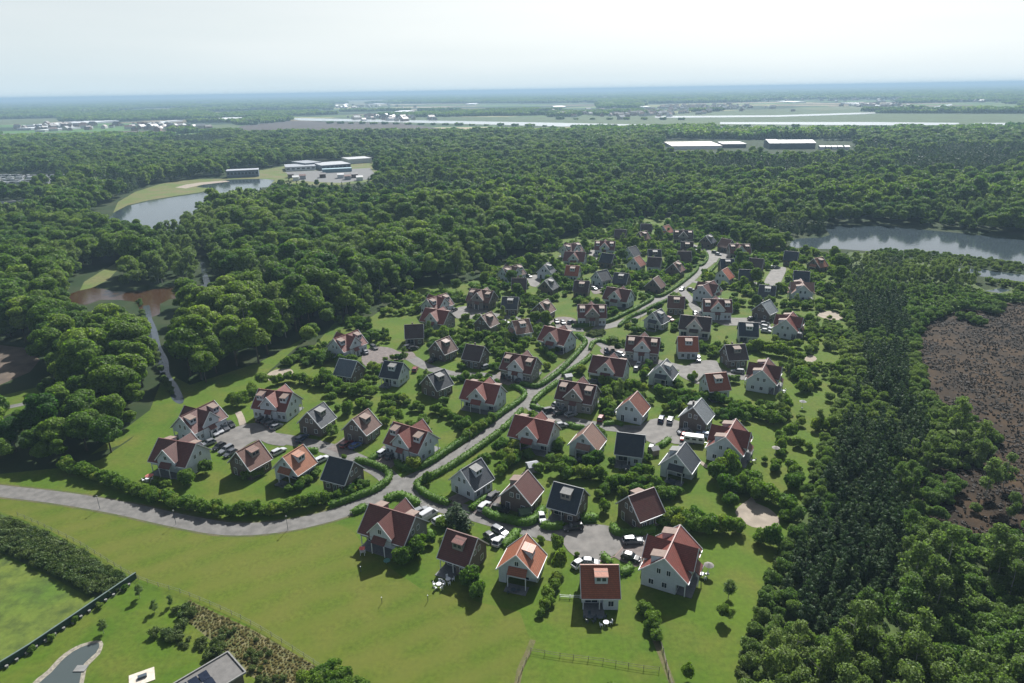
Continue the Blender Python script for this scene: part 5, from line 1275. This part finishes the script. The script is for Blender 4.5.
for key in ('shrub', 'willow', 'broadleaf', 'birch'):
    ids = [i for i in range(len(SH)) if SH[i][4] == key and i not in pk]
    if not ids: continue
    A_ = np.array([(SH[i][0], SH[i][1], SH[i][2], SH[i][3], sdd[i]) for i in ids]); nn = len(SP[key]['near']); v = rng.integers(0, nn, len(ids))
    scatter({'shrub': 'garden_undergrowth', 'willow': 'border_scrub', 'broadleaf': 'copse_foliage', 'birch': 'birch_growth'}[key], A_[:, :2], A_[:, 2], A_[:, 3], rng.uniform(0, 6.28, len(ids)), np.where(A_[:, 4] < 330, v, nn + v), SP[key]['near'] + SP[key]['far'])

# scrub on the bank at lower left, tufts on the dry bank, and ground cover on the islands
def patch(name, poly, s, key, lo, hi, thr=-1, z=0, hsc=1.0):
    W_ = np.array([tuple(at(*p)[:2]) for p in poly]); P = grid(W_[:, 0].min(), W_[:, 0].max(), W_[:, 1].min(), W_[:, 1].max(), s); px, py, dd = to_px(P[:, 0], P[:, 1])
    k = inside(px, py, poly); P = P[k]
    if thr > -1: P = P[fbm(P, .2, 3.3) > thr]
    if len(P) == 0: return
    sz_ = rng.uniform(lo, hi, len(P)); scatter(name, P, sz_, sz_ * hsc, rng.uniform(0, 6.28, len(P)), rng.integers(0, len(SP[key]['near']), len(P)), SP[key]['near'])
patch('bank_scrub', [(-60,498),(0,520),(40,534),(75,552),(112,574),(124,584),(112,596),(92,594),(60,578),(0,549),(-60,525)], 1.15, 'scrub', .7, 1.35)
patch('slope_scrub', [(140,630),(165,640),(190,650),(215,662),(232,650),(215,628),(190,612),(172,605),(180,622),(170,634)], 1.5, 'scrub', .5, 1.1, -.05)
patch('dry_grass_tufts', [(188,600),(255,631),(328,674),(345,700),(300,700),(262,683),(235,655),(215,640),(182,617)], .6, 'tuft', .12, .3, -1)
patch('bank_weeds', [(188,606),(255,640),(318,690),(300,700),(262,683),(235,655),(215,640),(182,620)], 1.3, 'scrub', .25, .7, 0.0)
patch('lower_scrub', [(300,690),(318,668),(345,672),(372,700),(372,760),(300,760)], 1.8, 'shrub', .7, 1.1)
patch('island_plants', [(586,335.5),(591,332),(600,331),(605,332.5),(601,336.5),(592,337.5)], 1.0, 'scrub', .5, .9)
patch('lawn_edge_weeds', [(770,600),(752,650),(744,700),(735,700),(742,640),(760,595),(782,545),(788,548)], 1.0, 'scrub', .3, .8, -.05)
patch('ditch_reeds', [(176,402),(166,386),(160,367),(153,346),(146,330),(141,313),(136,300),(139,296),(144,312),(148,328),(155,345),(162,366),(168,385),(178,400)], 1.6, 'willow', .3, .6, -.2)
patch('shore_reeds', [(868,252),(895,252),(942,255),(982,260),(1024,266),(1024,275),(985,269),(952,266),(920,262),(880,258)], 3.2, 'willow', .4, .8, -.3)

# ------------------------------------------------------------------ fences of posts and wire
def fence(name, pts, label, step=3.0, h=1.1, rails=2, mat=None, cap=100, thin=1.0):
    P = [at(*p) for p in pts]; o = empty(name, P[0]); tag(o, label, 'fence'); mat = mat or M['post_wood']; c0 = P[0]; c = []; S_ = spline(P, .5); acc = 0; last = None
    for p in S_:
        if last is None or (p - last).length >= step: c.append(p); last = p
    me = MB().box(-.06 * thin, .06 * thin, -.06 * thin, .06 * thin, 0, h).mesh('post', mat)
    for p in c[:cap]:
        q = link(bpy.data.objects.new('post', me), o); q.location = p - c0
    for r_ in range(rails):
        mb = MB(); z = h * (.45 + .45 * r_) - .05
        for a, b_ in zip(c[:-1], c[1:]): mb.beam(a - c0 + Vector((0, 0, z)), b_ - c0 + Vector((0, 0, z)), .05 * thin, .08 * thin)
        mb.build('rail', mat, o)
M['post_wood'] = plain('weathered_post', (.14, .12, .10), .85, var=.3); M['wire'] = plain('fence_wire', (.16, .17, .15), .6)
fence('wire_fence', [(18,516),(43,527),(80,545),(135,578),(190,597),(255,627),(340,681)], 'long thin wire fence along the lower edge of the big meadow', 2.6, 1.2, 2, M['wire'], thin=.55)
fence('rail_fence', [(531,652),(560,657),(600,662),(640,669),(668,672)], 'wooden post and rail fence across the lawn at the bottom', 2.2, 1.0, 2, thin=.65)
fence('rail_fence', [(531,652),(525,664),(518,683),(512,700)], 'short wooden fence running down from the left of the bottom lawn', 2.2, 1.0, 2, thin=.65)
fence('rail_fence', [(655,632),(662,648),(668,672),(676,700)], 'wooden fence running down past the shrub row to the bottom edge', 2.2, 1.0, 2)
fence('garden_fence', [(560,598),(570,598.5),(580,598.5)], 'short pale fence left of the fourth front row house', 1.5, .9, 2, M['white_trim'])
# hedge-edged screen wall at lower left with pots
scr = [(-4,672),(30,651),(80,617),(128,584),(137,578)]
P = [at(*p) for p in scr]; o = empty('screen_wall', P[0]); tag(o, 'long dark green screen wall between the lower left fields', 'wall')
mb, cp2 = MB(), MB()
for a, b_ in zip(P[:-1], P[1:]):
    mb.beam(a - P[0] + Vector((0, 0, .7)), b_ - P[0] + Vector((0, 0, .7)), .16, 1.4); cp2.beam(a - P[0] + Vector((0, 0, 1.45)), b_ - P[0] + Vector((0, 0, 1.45)), .3, .1)
mb.build('panel', plain('green_panel', (.02, .05, .035), .6), o); cp2.build('capping', plain('panel_cap', (.10, .14, .13), .5), o)
for i in range(16):
    t = i / 15; a = P[0].lerp(P[3], t); off = Vector((.55, -.55, 0)) * 1.1
    pot = MB().cyl((0, 0, 0), (0, 0, .55), .2, .28, 10).mesh('planter', M['dormer_grey']) if i == 0 else pot
    q = link(bpy.data.objects.new('planter', pot)); q.location = a + off; tag(q, f"small pale planter standing against the green screen wall, {ORD[i + 1]} from the left", 'planter', 'planters along the screen wall')

# ------------------------------------------------------------------ the bungalow, pond and garden at lower left
def bungalow():
    A, B = at(172, 690, 3.2), at(226, 658, 3.2); c = at(197, 702, 0); ang = math.atan2(B.y - A.y, B.x - A.x)
    o = empty('bungalow', (c.x, c.y, .02), ang); tag(o, 'long flat roofed bungalow with solar panels at the bottom left', 'house')
    L, w = 7.0, 2.9
    MB().box(-L, L, -w, w, 0, 2.8).build('wall', M['brick_wall'], o)
    rf = MB().box(-L - .4, L + .4, -w - .4, w + .4, 2.802, 3.0).build('roof', plain('roof_gravel', (.13, .125, .12), .9), o)
    ed = MB()
    for y in (-w - .4, w + .4): ed.box(-L - .45, L + .45, y - .12, y + .12, 2.9, 3.25)
    for x in (-L - .4, L + .4): ed.box(x - .12, x + .12, -w - .27, w + .27, 2.9, 3.24)
    ed.build('roof_edge', M['dormer_grey'], o)
    pm = plain('solar_panel_cells', (.012, .018, .035), .12)
    for x in (-4.6, -2.9, -1.2, .5, 2.2):
        for y in (-1.2, 1.0): MB().slab([(x - .75, y - .85, 3.08), (x + .75, y - .85, 3.08), (x + .75, y + .85, 3.45), (x - .75, y + .85, 3.45)], .05).build('solar_panel', pm, o)
    for x in (-4, 0, 4): MB().box(x - .7, x + .7, -w - .04, -w + .02, .9, 2.1).build('window', M['glass'], o)
bungalow()
sheet('garden_left_lawn', [(-300,900),(0,672),(60,632),(135,582),(190,602),(215,640),(235,660),(262,690),(300,860)], .014, M['lawn'])
POND = [(36,690),(52,672),(66,657),(82,647),(99,643),(96,653),(84,664),(80,680),(74,700),(50,720)]
sheet('garden_pond', POND, .05, water('garden_pond_water', (.06, .075, .075), .18, .2, 1.0), step=1)
sheet('pond_edge', [(30,690),(48,670),(63,654.5),(82,644),(102,641),(100,654),(88,666),(84,682),(78,700),(50,730)], .036, plain('pond_gravel', (.22, .20, .16), .9, var=.3, scale=2), step=1)
a = at(81, 669, 0); tag(MB().box(-1.0, 1.0, -.7, .7, .06, .2).build('pond_step', M['dormer_grey']), 'square pale stone slab at the edge of the garden pond', 'slab'); bpy.data.objects['pond_step'].location = a
a = at(142, 678, 0); o = empty('garden_patio', (a.x, a.y, 0), .5); tag(o, 'pale square patio with a dark seat left of the bungalow', 'patio'); MB().box(-2.0, 2.0, -1.6, 1.6, .03, .12).build('paving', plain('patio_stone', (.5, .45, .38), .8), o); MB().box(-.6, .8, -.3, .35, .12, .55).build('seat', M['door'], o)
for i, (x, y, s) in enumerate([(140,598,.7),(104,633,.7),(155,612,.6),(170,606,.55)]):
    p = at(x, y); tree_obj('young_tree', 'birch', i, p.x, p.y, s * .55, s * .42, i, f"small pale young tree on the lower left garden lawn, {ORD[[2, 1, 3, 4][i]]} from left", 'tree', 'young trees on the lower left garden lawn')
for i, (x, y) in enumerate([(52,640),(32,652),(75,622),(100,608),(125,590)]):
    p = at(x, y); o = link(bpy.data.objects.new('garden_shrub', SP['shrub']['near'][i])); o.location = p; o.scale = (.5, .5, .5); tag(o, f"low shrub beside the green screen wall, {ORD[[2, 1, 3, 4, 5][i]]} from left", 'shrub', 'shrubs by the screen wall')

# ------------------------------------------------------------------ small things in the gardens
def garden_set(x, y, label, umb=None, n_=5, ang=0):
    p = at(x, y); mt = M['white_trim'] if umb != 'dark' else M['door']
    o = empty('garden_table', (p.x, p.y, .11), ang); tag(o, ('dark ' if umb == 'dark' else 'pale ') + 'garden table ' + label, 'table', 'garden tables')
    MB().cyl((0, 0, .70), (0, 0, .75), .55, .55, 14).build('tabletop', mt, o)
    for k_ in range(4):
        a_ = k_ * 1.571 + .78; MB().beam((math.cos(a_) * .4, math.sin(a_) * .4, 0), (math.cos(a_) * .35, math.sin(a_) * .35, .70), .05).build('leg', mt, o)
    for k_ in range(n_):
        a_ = k_ * 6.283 / n_ + .3; c_ = (p.x + math.cos(a_) * 1.05, p.y + math.sin(a_) * 1.05, .11)
        it = PROTO.get('chair' + str(umb))
        if it is None:
            it = [('seat', MB().box(-.24, .24, -.24, .24, .42, .47).mesh('seat', mt), []), ('backrest', MB().box(.2, .26, -.24, .24, .47, .95).mesh('backrest', mt), [])]
            for u_ in (-.2, .2):
                for v_ in (-.2, .2): it.append(('leg', MB().box(u_ - .03, u_ + .03, v_ - .03, v_ + .03, 0, .42).mesh('leg', mt), []))
            PROTO['chair' + str(umb)] = it
        q = instance('garden_chair', it, c_, a_); tag(q, f"{'dark' if umb == 'dark' else 'pale'} garden chair round the table {label}", 'chair', 'garden chairs ' + label)
def parasol(x, y, col, label):
    p = at(x, y); o = empty('parasol', (p.x, p.y, .05)); tag(o, label, 'parasol', 'garden parasols'); mb = MB()
    vs = [(0, 0, 2.7)] + [(math.cos(i * .785) * 1.1, math.sin(i * .785) * 1.1, 2.2) for i in range(8)]; mb.add(vs, [(0, 1 + i, 1 + (i + 1) % 8) for i in range(8)] + [tuple(range(1, 9))[::-1]])
    mb.build('canopy', plain('parasol_cloth', col, .9, var=.05), o); MB().cyl((0, 0, 0), (0, 0, 2.6), .04, .03, 6).build('pole', M['white_trim'], o); MB().cyl((0, 0, 0), (0, 0, .08), .3, .3, 8).build('base', M['terrace'], o)
for q in HP:
    if q['d'] > 250 or q['h'][2] in (369, 664.5, 160.7, 466): continue
    if q['kind'] == 'D': sd_ = -1 if q['h'][8] in ('f', 'l') else 1; of = (rnd.uniform(-3, 3), sd_ * 6.6)
    else: of = (-5.8, 0) if q['h'][9] == 'A' else (rnd.uniform(-1, 1), -6.6 if q['h'][9] == 'E' else 5.6)
    ca, sa = math.cos(q['ang']), math.sin(q['ang']); gx, gy = q['c'].x + of[0] * ca - of[1] * sa, q['c'].y + of[0] * sa + of[1] * ca
    P1 = np.array([[gx, gy]])
    if min(seg_dist(P1, ln)[0] - w_ for ln, w_ in ROADL) < 1.2 or np.min(np.linalg.norm(CARP - P1, axis=1)) < 3.5: continue
    a_ = to_px(gx, gy); garden_set(float(a_[0]), float(a_[1]), f"beside the {href(q)}", umb='dark' if rnd.random() < .75 else None, n_=rnd.choice([2, 4, 4]), ang=rnd.random())
garden_set(439, 587, 'on the grass below the second front row house', n_=5)
garden_set(590, 620, 'below the fourth front row house', umb='dark', n_=5); garden_set(606, 625.5, 'farther right below the fourth front row house', n_=2)
garden_set(148, 481, 'below the second left court house', n_=4); garden_set(468, 405, 'on the terrace of the maroon upper lane double house', n_=4); garden_set(702, 577, 'beside the fifth front row house', n_=4)
parasol(708, 574, (.18, .17, .16), 'pale parasol beside the fifth front row house'); parasol(151, 483, (.5, .16, .13), 'faded red parasol below the second left court house'); parasol(775, 455, (.26, .24, .22), 'pale parasol right of the fourth second row house') ; parasol(802, 408, (.26, .26, .26), 'pale parasol right of the red gabled centre block house')
a = at(387, 561.5); o = empty('trampoline', a); tag(o, 'small teal round trampoline on the meadow', 'trampoline'); MB().cyl((0, 0, .28), (0, 0, .32), .75, .75, 16).build('mat', plain('teal_mat', (.10, .26, .22), .7), o)
for i in range(4): MB().beam((math.cos(i * 1.57) * .65, math.sin(i * 1.57) * .65, 0), (math.cos(i * 1.57) * .65, math.sin(i * 1.57) * .65, .28), .05).build('leg', M['rim'], o)
a = at(363, 554.5); o = empty('play_tower', a); tag(o, 'small white and red childrens play tower on the meadow', 'play tower'); MB().box(-.5, .5, -.5, .5, .9, 1.0).build('platform', M['white_trim'], o); MB().prism([(-.6, 1.6), (.6, 1.6), (0, 2.1)], -.6, .6).build('roof', plain('red_plastic', (.4, .08, .06), .5), o)
for sx_ in (-.45, .45):
    for sy_ in (-.45, .45): MB().box(sx_ - .05, sx_ + .05, sy_ - .05, sy_ + .05, 0, 1.7).build('post', M['white_trim'], o)
for i, (x, y) in enumerate([(361,572),(382,603),(428,601)]):
    a = at(x, y); o = empty('bollard_light', a); tag(o, f"thin low marker post on the meadow grass, {ORD[i + 1]} from left", 'marker post', 'marker posts on the meadow'); MB().cyl((0, 0, 0), (0, 0, 1.3), .06, .06, 8).build('post', M['door'], o); MB().cyl((0, 0, 1.3), (0, 0, 1.45), .11, .09, 8).build('cap', M['white_trim'], o)
def shed(x, y, col, label, s=1.0, ang=.3, roof=None):
    p = at(x, y); o = empty('garden_shed', (p.x, p.y, 0), ang); tag(o, label, 'shed', 'garden sheds'); w = 1.3 * s
    MB().prism([(-w, 0), (w, 0), (w, 1.7), (0, 2.3), (-w, 1.7)], -w, w).build('wall', plain('shed_boards', col, .8), o); mb = MB()
    for s_ in (-1, 1):
        q = [(-w - .15, 0, 2.36), (w + .15, 0, 2.36), (w + .15, s_ * (w + .2), 1.66), (-w - .15, s_ * (w + .2), 1.66)]
        if s_ < 0: q = q[::-1]
        mb.slab(q, -.08)
    mb.build('roof', plain('shed_roof', roof or (.2, .2, .21), .7), o); MB().box(-w - .04, -w + .01, -.45, .45, .05, 1.6).build('door', M['door'], o)
shed(532.5, 470, (.2, .2, .22), 'small grey shed behind the maroon roofed second row cottage', 1.1, roof=(.3,.31,.33)); shed(524.5, 517, (.07, .12, .06), 'low green roofed shed in the hedge corner by the front lane', .95, roof=(.06, .10, .05))
shed(568, 380, (.25, .25, .27), 'pale grey shed behind the middle double house', .9, roof=(.45,.45,.46)); shed(654, 454, (.2, .16, .13), 'brown shed below the middle court', .8)
# street lamps along the main road
lm = None
for i, (x, y) in enumerate([(100,509),(176,524),(288,530),(412,468),(470,442),(540,382),(640,322),(700,262)]):
    p = at(x, y); o = empty('street_lamp', p); tag(o, f"thin dark street lamp beside the main road, {ORD[i + 1]} from left", 'street lamp', 'street lamps along the main road')
    lm = lm or (MB().cyl((0, 0, 0), (0, 0, 3.6), .06, .045, 6).mesh('pole', M['door']), MB().cyl((0, 0, 3.6), (0, 0, 3.85), .2, .14, 8).mesh('lantern', M['dormer_grey']))
    link(bpy.data.objects.new('pole', lm[0]), o); link(bpy.data.objects.new('lantern', lm[1]), o)
# planted bed kerb round the front court
road('court_kerb', [(617,529),(624,537),(624,546),(615,556.5),(598,562.5)], .25, .13, M['dormer_top'])

# ------------------------------------------------------------------ far buildings
def block(name, x0, y0, x1, y1, depth, h, wallc, roofc, label, group=None, gable=False, cat='building', nwin=0):
    """a long building whose near edge runs between two spots"""
    A, B = at(x0, y0), at(x1, y1); L_ = (B - A).length / 2; ang = math.atan2(B.y - A.y, B.x - A.x); c = (A + B) / 2
    o = empty(name, (c.x, c.y, 0), ang); tag(o, label, cat, group); key = ('blk', wallc); wm_ = PROTO.setdefault(key, None) or plain('cladding', wallc, .6); PROTO[key] = wm_
    key = ('blr', roofc); rm_ = PROTO.get(key) or plain('sheet_roof', roofc, .45); PROTO[key] = rm_
    if gable:
        MB().prism([(0, 0), (depth, 0), (depth, h), (depth / 2, h * 1.35), (0, h)], -L_, L_).build('wall', wm_, o)
        mb = MB()
        for s_ in (0, 1):
            y_ = -.6 if s_ == 0 else depth + .6
            q = [(-L_ - .5, depth / 2, h * 1.35 + .3), (-L_ - .5, y_, h + .2), (L_ + .5, y_, h + .2), (L_ + .5, depth / 2, h * 1.35 + .3)]
            if s_: q = q[::-1]
            mb.slab(q, .2)
        mb.build('roof', rm_, o)
    else:
        MB().box(-L_, L_, 0, depth, 0, h).build('wall', wm_, o); MB().box(-L_ - .3, L_ + .3, -.3, depth + .3, h + .002, h + .5).build('roof', rm_, o)
    for i in range(nwin):
        x_ = -L_ + (i + .5) * 2 * L_ / nwin; MB().box(x_ - L_ / nwin * .6, x_ + L_ / nwin * .6, -.08, .02, h * .45, h * .75).build('window', M['glass'], o)
Wc, Gc, Bc, Nc = (.62, .63, .64), (.3, .31, .33), (.10, .13, .18), (.05, .055, .065)
block('hotel', 227, 178, 259, 176.5, 18, 8, Bc, (.34, .36, .40), 'blue grey long building at the right end of the left lake', nwin=9)
block('pavilion', 242, 165.5, 270, 164.5, 16, 5, (.2, .22, .25), (.42, .46, .5), 'low pale roofed hall behind the lakeside building')
block('factory', 286, 171.5, 316, 170, 40, 5, Wc, (.28, .30, .33), 'white factory hall at the left of the industrial yard', 'industrial halls', nwin=6); block('factory', 306, 169, 322, 167.5, 40, 7, Bc, (.25, .27, .3), 'small dark blue hall between the two white factory halls', 'industrial halls')
block('factory', 322, 170.5, 351, 168.5, 45, 6, Bc, (.36, .38, .40), 'long blue factory hall with white roof above the yard', 'industrial halls', nwin=7); block('factory', 349, 164, 372, 162.5, 35, 6, Wc, (.42, .43, .44), 'bright white factory block at the right of the yard', 'industrial halls')
block('factory', 323, 173, 352, 171.5, 10, 4, (.16, .26, .33), (.3, .45, .5), 'low teal annex in front of the long factory hall', 'industrial halls')
for i, (x, y) in enumerate([(288,178),(293,181),(300,179.5),(320,178),(338,178.5),(345,180),(352,178),(357,181),(300,194)]):
    block('yard_house', x, y, x + 6, y - .3, 9, 4, [(.10, .06, .05), Wc, Gc][i % 3], [(.16, .15, .15), (.5, .5, .5), (.12, .06, .05)][i % 3], f"small yard building near the industrial halls, {ORD[sorted([288,293,300,320,338,345,352,357,300.5]).index(x if i < 8 else 300.5) + 1]} from left", 'small yard buildings', gable=True)
block('warehouse', 672, 149.5, 722, 149, 95, 5, Wc, (.30, .235, .19), 'huge pale flat warehouse beyond the dark pine wood'); block('warehouse', 723, 148, 746, 147.8, 50, 6, Nc, (.42, .43, .44), 'dark walled warehouse joined right of the huge pale one')
block('warehouse', 769, 149, 815, 148.8, 45, 9, Nc, (.5, .51, .52), 'dark walled warehouse with bright white roof beyond the woods', gable=True); block('warehouse', 768, 145.5, 779, 145.5, 40, 7, Wc, (.6, .6, .6), 'small white shed at the left end of the bright roofed warehouse')
for i, x in enumerate([820, 826, 832, 838, 845]): block('yard_shed', x, 149.5, x + 4.5, 149.5, 14, 4, [Wc, Gc][i % 2], [(.6, .6, .6), (.3, .3, .31)][i % 2], f"small shed right of the bright roofed warehouse, {ORD[i + 1]} from left", 'sheds by the warehouse', gable=True)
for i in range(48):
    x_, y_ = rnd.choice([(274, 172), (262, 168), (282, 176), (318, 165), (380, 166), (240, 168), (330, 184), (300, 186), (350, 185), (276, 166)]); p = at(x_ + rnd.uniform(-6, 6), y_ + rnd.uniform(-1.2, 1.2))
    if blocks_view(np.array([[p.x, p.y]]), np.array([8.]), np.array([3.]))[0]: continue
    tree_obj('broadleaf_tree', 'broadleaf', i, p.x, p.y, .7, .6, i, 'dark green tree screening the far industrial halls', 'tree', 'trees round the industrial halls', 'far', False)
# caravans of the camp site far left
van = [('body', MB().prism([(-3.2, .4), (3.2, .4), (3.3, 1.4), (2.9, 2.7), (-2.9, 2.7), (-3.3, 1.4)], -1.2, 1.2, 'y').mesh('body', M['paint_white']), []), ('window', MB().box(-1.5, 1.5, -1.24, -1.18, 1.4, 2.1).mesh('window', M['carglass']), [])]
k = 0; CV = []
for yy in (177, 179.2, 181.5, 184): 
    for xx in range(-2, 70, 5): CV.append((xx + rnd.uniform(-1.5, 1.5), yy + rnd.uniform(-.5, .5)))
for xx in range(2, 40, 5): CV.append((xx, 205 + rnd.uniform(-1, 1)))
CV = sorted(CV)
for i, (x, y) in enumerate(CV):
    p = at(x, y); q = instance('caravan', van, p, rnd.uniform(0, 3)); q.scale = (1.6,) * 3 if False else (1.3, 1.3, 1.1)
    tag(q, 'white caravan in the crowded camp site between the trees far left', 'caravan', 'caravans on the camp site')
# greenhouses, farms and villages on the plain
GH = [(30,127,16,.7),(44,125.5,12,.6),(60,125,18,.8),(80,124.5,14,.6),(24,130,14,.5),(40,132,10,.5),(216,121,24,.8),(140,126,10,.4),(153,124,8,.4),(298,102.5,26,.7),(368,111,12,.6),(372,105,10,.5),(424,92,18,.5),(400,113,14,.5),(530,90,12,.4),(520,92,8,.3),(620,98.5,26,.7),(634,113,14,.9),(650,111.5,8,.6),(645,108,10,.5),
      (712,94,14,.6),(755,91,7,.4),(800,103,12,.7),(805,84.5,12,.3),(857,90.5,8,.6),(872,105,14,.5),(880,106.8,10,.5),(920,94,14,.3),(980,92,10,.3),(150,106,10,.3),(250,96,10,.3),(470,105,10,.4),(560,108,12,.5)]
GH.sort()
for i, (x, y, w_, h_) in enumerate(GH):
    d_ = at(x, y).length; block('greenhouse', x - w_ / 2, y, x + w_ / 2, y - .016 * w_, d_ * .07, max(5, h_ * d_ / 683 * 1.1), (.5, .52, .54), (.68, .7, .71), f"pale greenhouse roof on the hazy plain, number {['', 'one'][0]}{i + 1} counted from the left", 'greenhouses on the plain', gable=False)
TOWN = []
for (cx, cy, rx, ry, n_) in [(160,128,35,2.5,60),(60,128,50,3,50),(390,118,40,3,60),(620,114,70,3.2,160),(330,107,70,2,70),(700,108,60,2.5,100),(850,99,120,3,90),(450,98,120,2,80),(180,100,120,2,50),(960,100,80,3,50),(560,94,120,1.5,60),(880,106,30,1.2,40)]:
    for _ in range(n_): TOWN.append((cx + rnd.gauss(0, rx * .5), cy + rnd.gauss(0, ry * .5)))
def tiny_house(wc, rc):
    mb = MB(); mb.prism([(-5, 0), (5, 0), (5, 5), (0, 9), (-5, 5)], -8, 8)
    me = mb.mesh('town_house_shape', wc); me.materials.append(rc)
    for p_ in me.polygons:
        if .2 < p_.normal.z < .95: p_.material_index = 1
    return me
TH = [tiny_house(plain('far_wall_a', (.5, .5, .5), .7), M['tile_brown']), tiny_house(plain('far_wall_b', (.25, .17, .13), .7), M['tile_dbrown']), tiny_house(plain('far_wall_c', (.4, .36, .3), .7), M['tile_grey'])]
TP = np.array([tuple(at(x, y)[:2]) for x, y in TOWN if y > 90.5 + (512 - x) * .0166]); s_ = rng.uniform(.8, 1.7, len(TP))
scatter('far_towns', TP, s_, s_, rng.uniform(0, 6.28, len(TP)), rng.integers(0, 3, len(TP)), TH)
# ------------------------------------------------------------------ woods and tree belts on the plain
def clump(seed):
    g = random.Random(seed); L_ = [(g.uniform(-18, 18), g.uniform(-18, 18), g.uniform(6, 10), g.uniform(5, 8)) for _ in range(22)]
    return crown('wood_shape', seed, L_, 700, 4.2, M['leaf_broad'], core=.9)
CL = [clump(700 + i) for i in range(4)]
pts = []
for y0, y1, s, sc_ in ((1350, 4200, 34, 1.0), (4200, 9000, 62, 1.7), (9000, 22000, 150, 3.6)):
    xm = y1 * .82; P = grid(-xm, xm, y0, y1, s); px, py, dd = to_px(P[:, 0], P[:, 1]); k = (px > -120) & (px < 1144) & (py < far_edge_y(px) + .2)
    P, px, py = P[k], px[k], py[k]; n1 = fbm(P * np.array([.55, 1.0]), .0016, 4.7); n2 = fbm(P * np.array([.3, 1.0]), .006, 2.9)
    k = (n1 + n2 * .6 > (.03 if y0 < 4000 else -.08 if y0 < 8000 else -.2))
    ex = np.zeros(len(P), bool)
    for nm, pl, c_ in FIELDS: ex |= inside(px, py, pl)
    for pl in ([(-50,122),(240,121),(240,131),(-50,136)], [(330,104),(600,103),(600,111),(330,111)], [(640,104),(900,100),(900,107),(640,113)], [(290,117),(560,121),(770,125),(965,121.5),(1100,121),(1100,128),(770,131),(560,128),(290,122)], [(650,115),(780,114),(955,102),(955,107),(780,119),(650,119.5)]): ex |= inside(px, py, pl)
    k &= ~ex
    pts.append(np.column_stack([P[k], np.full(k.sum(), sc_)]))
# explicit belts and rows
def belt(x0, y0, x1, y1, n_, s=.6):
    A, B = at(x0, y0), at(x1, y1); return np.array([[A.x + (B.x - A.x) * i / n_, A.y + (B.y - A.y) * i / n_, s * rnd.uniform(.7, 1.2)] for i in range(n_)])
pts += [belt(0,145,176,142,40,.8), belt(200,131.8,240,131.6,12,.6), belt(230,136,455,134.5,50,.8), belt(455,134.5,560,134,24,.7), belt(560,134.6,1030,136,110,.6), belt(330,123.6,560,126.8,18,.45), belt(575,127.5,680,129.5,10,.5), belt(700,126.7,900,127,8,.4), belt(870,111.5,1040,112,40,1.1), belt(880,113.2,1040,113.5,34,.9), belt(192,122.5,240,122.4,14,.8), belt(560,119.5,700,120,8,.5)]
A_ = np.concatenate(pts); scatter('far_woods', A_[:, :2], A_[:, 2] * rng.uniform(.8, 1.2, len(A_)), np.minimum(A_[:, 2], 1.35) * rng.uniform(.8, 1.15, len(A_)), rng.uniform(0, 6.28, len(A_)), rng.integers(0, 4, len(A_)), CL)

# ------------------------------------------------------------------ the air
hz = MB().box(-34000, 34000, -34000, 34000, -1.0, 108.0).build('haze', None)
m = bpy.data.materials.new('haze_air'); m.use_nodes = True; nt = m.node_tree; nt.nodes.remove(nt.nodes["Principled BSDF"])
pv = nt.nodes.new("ShaderNodeVolumePrincipled"); pv.inputs["Color"].default_value = (.37, .54, .70, 1); pv.inputs["Density"].default_value = 0.00016; pv.inputs["Anisotropy"].default_value = 0.1
nt.links.new(pv.outputs[0], nt.nodes["Material Output"].inputs["Volume"])
hz.data.materials.append(m); tag(hz, kind='stuff')
print('objects', len(bpy.data.objects))
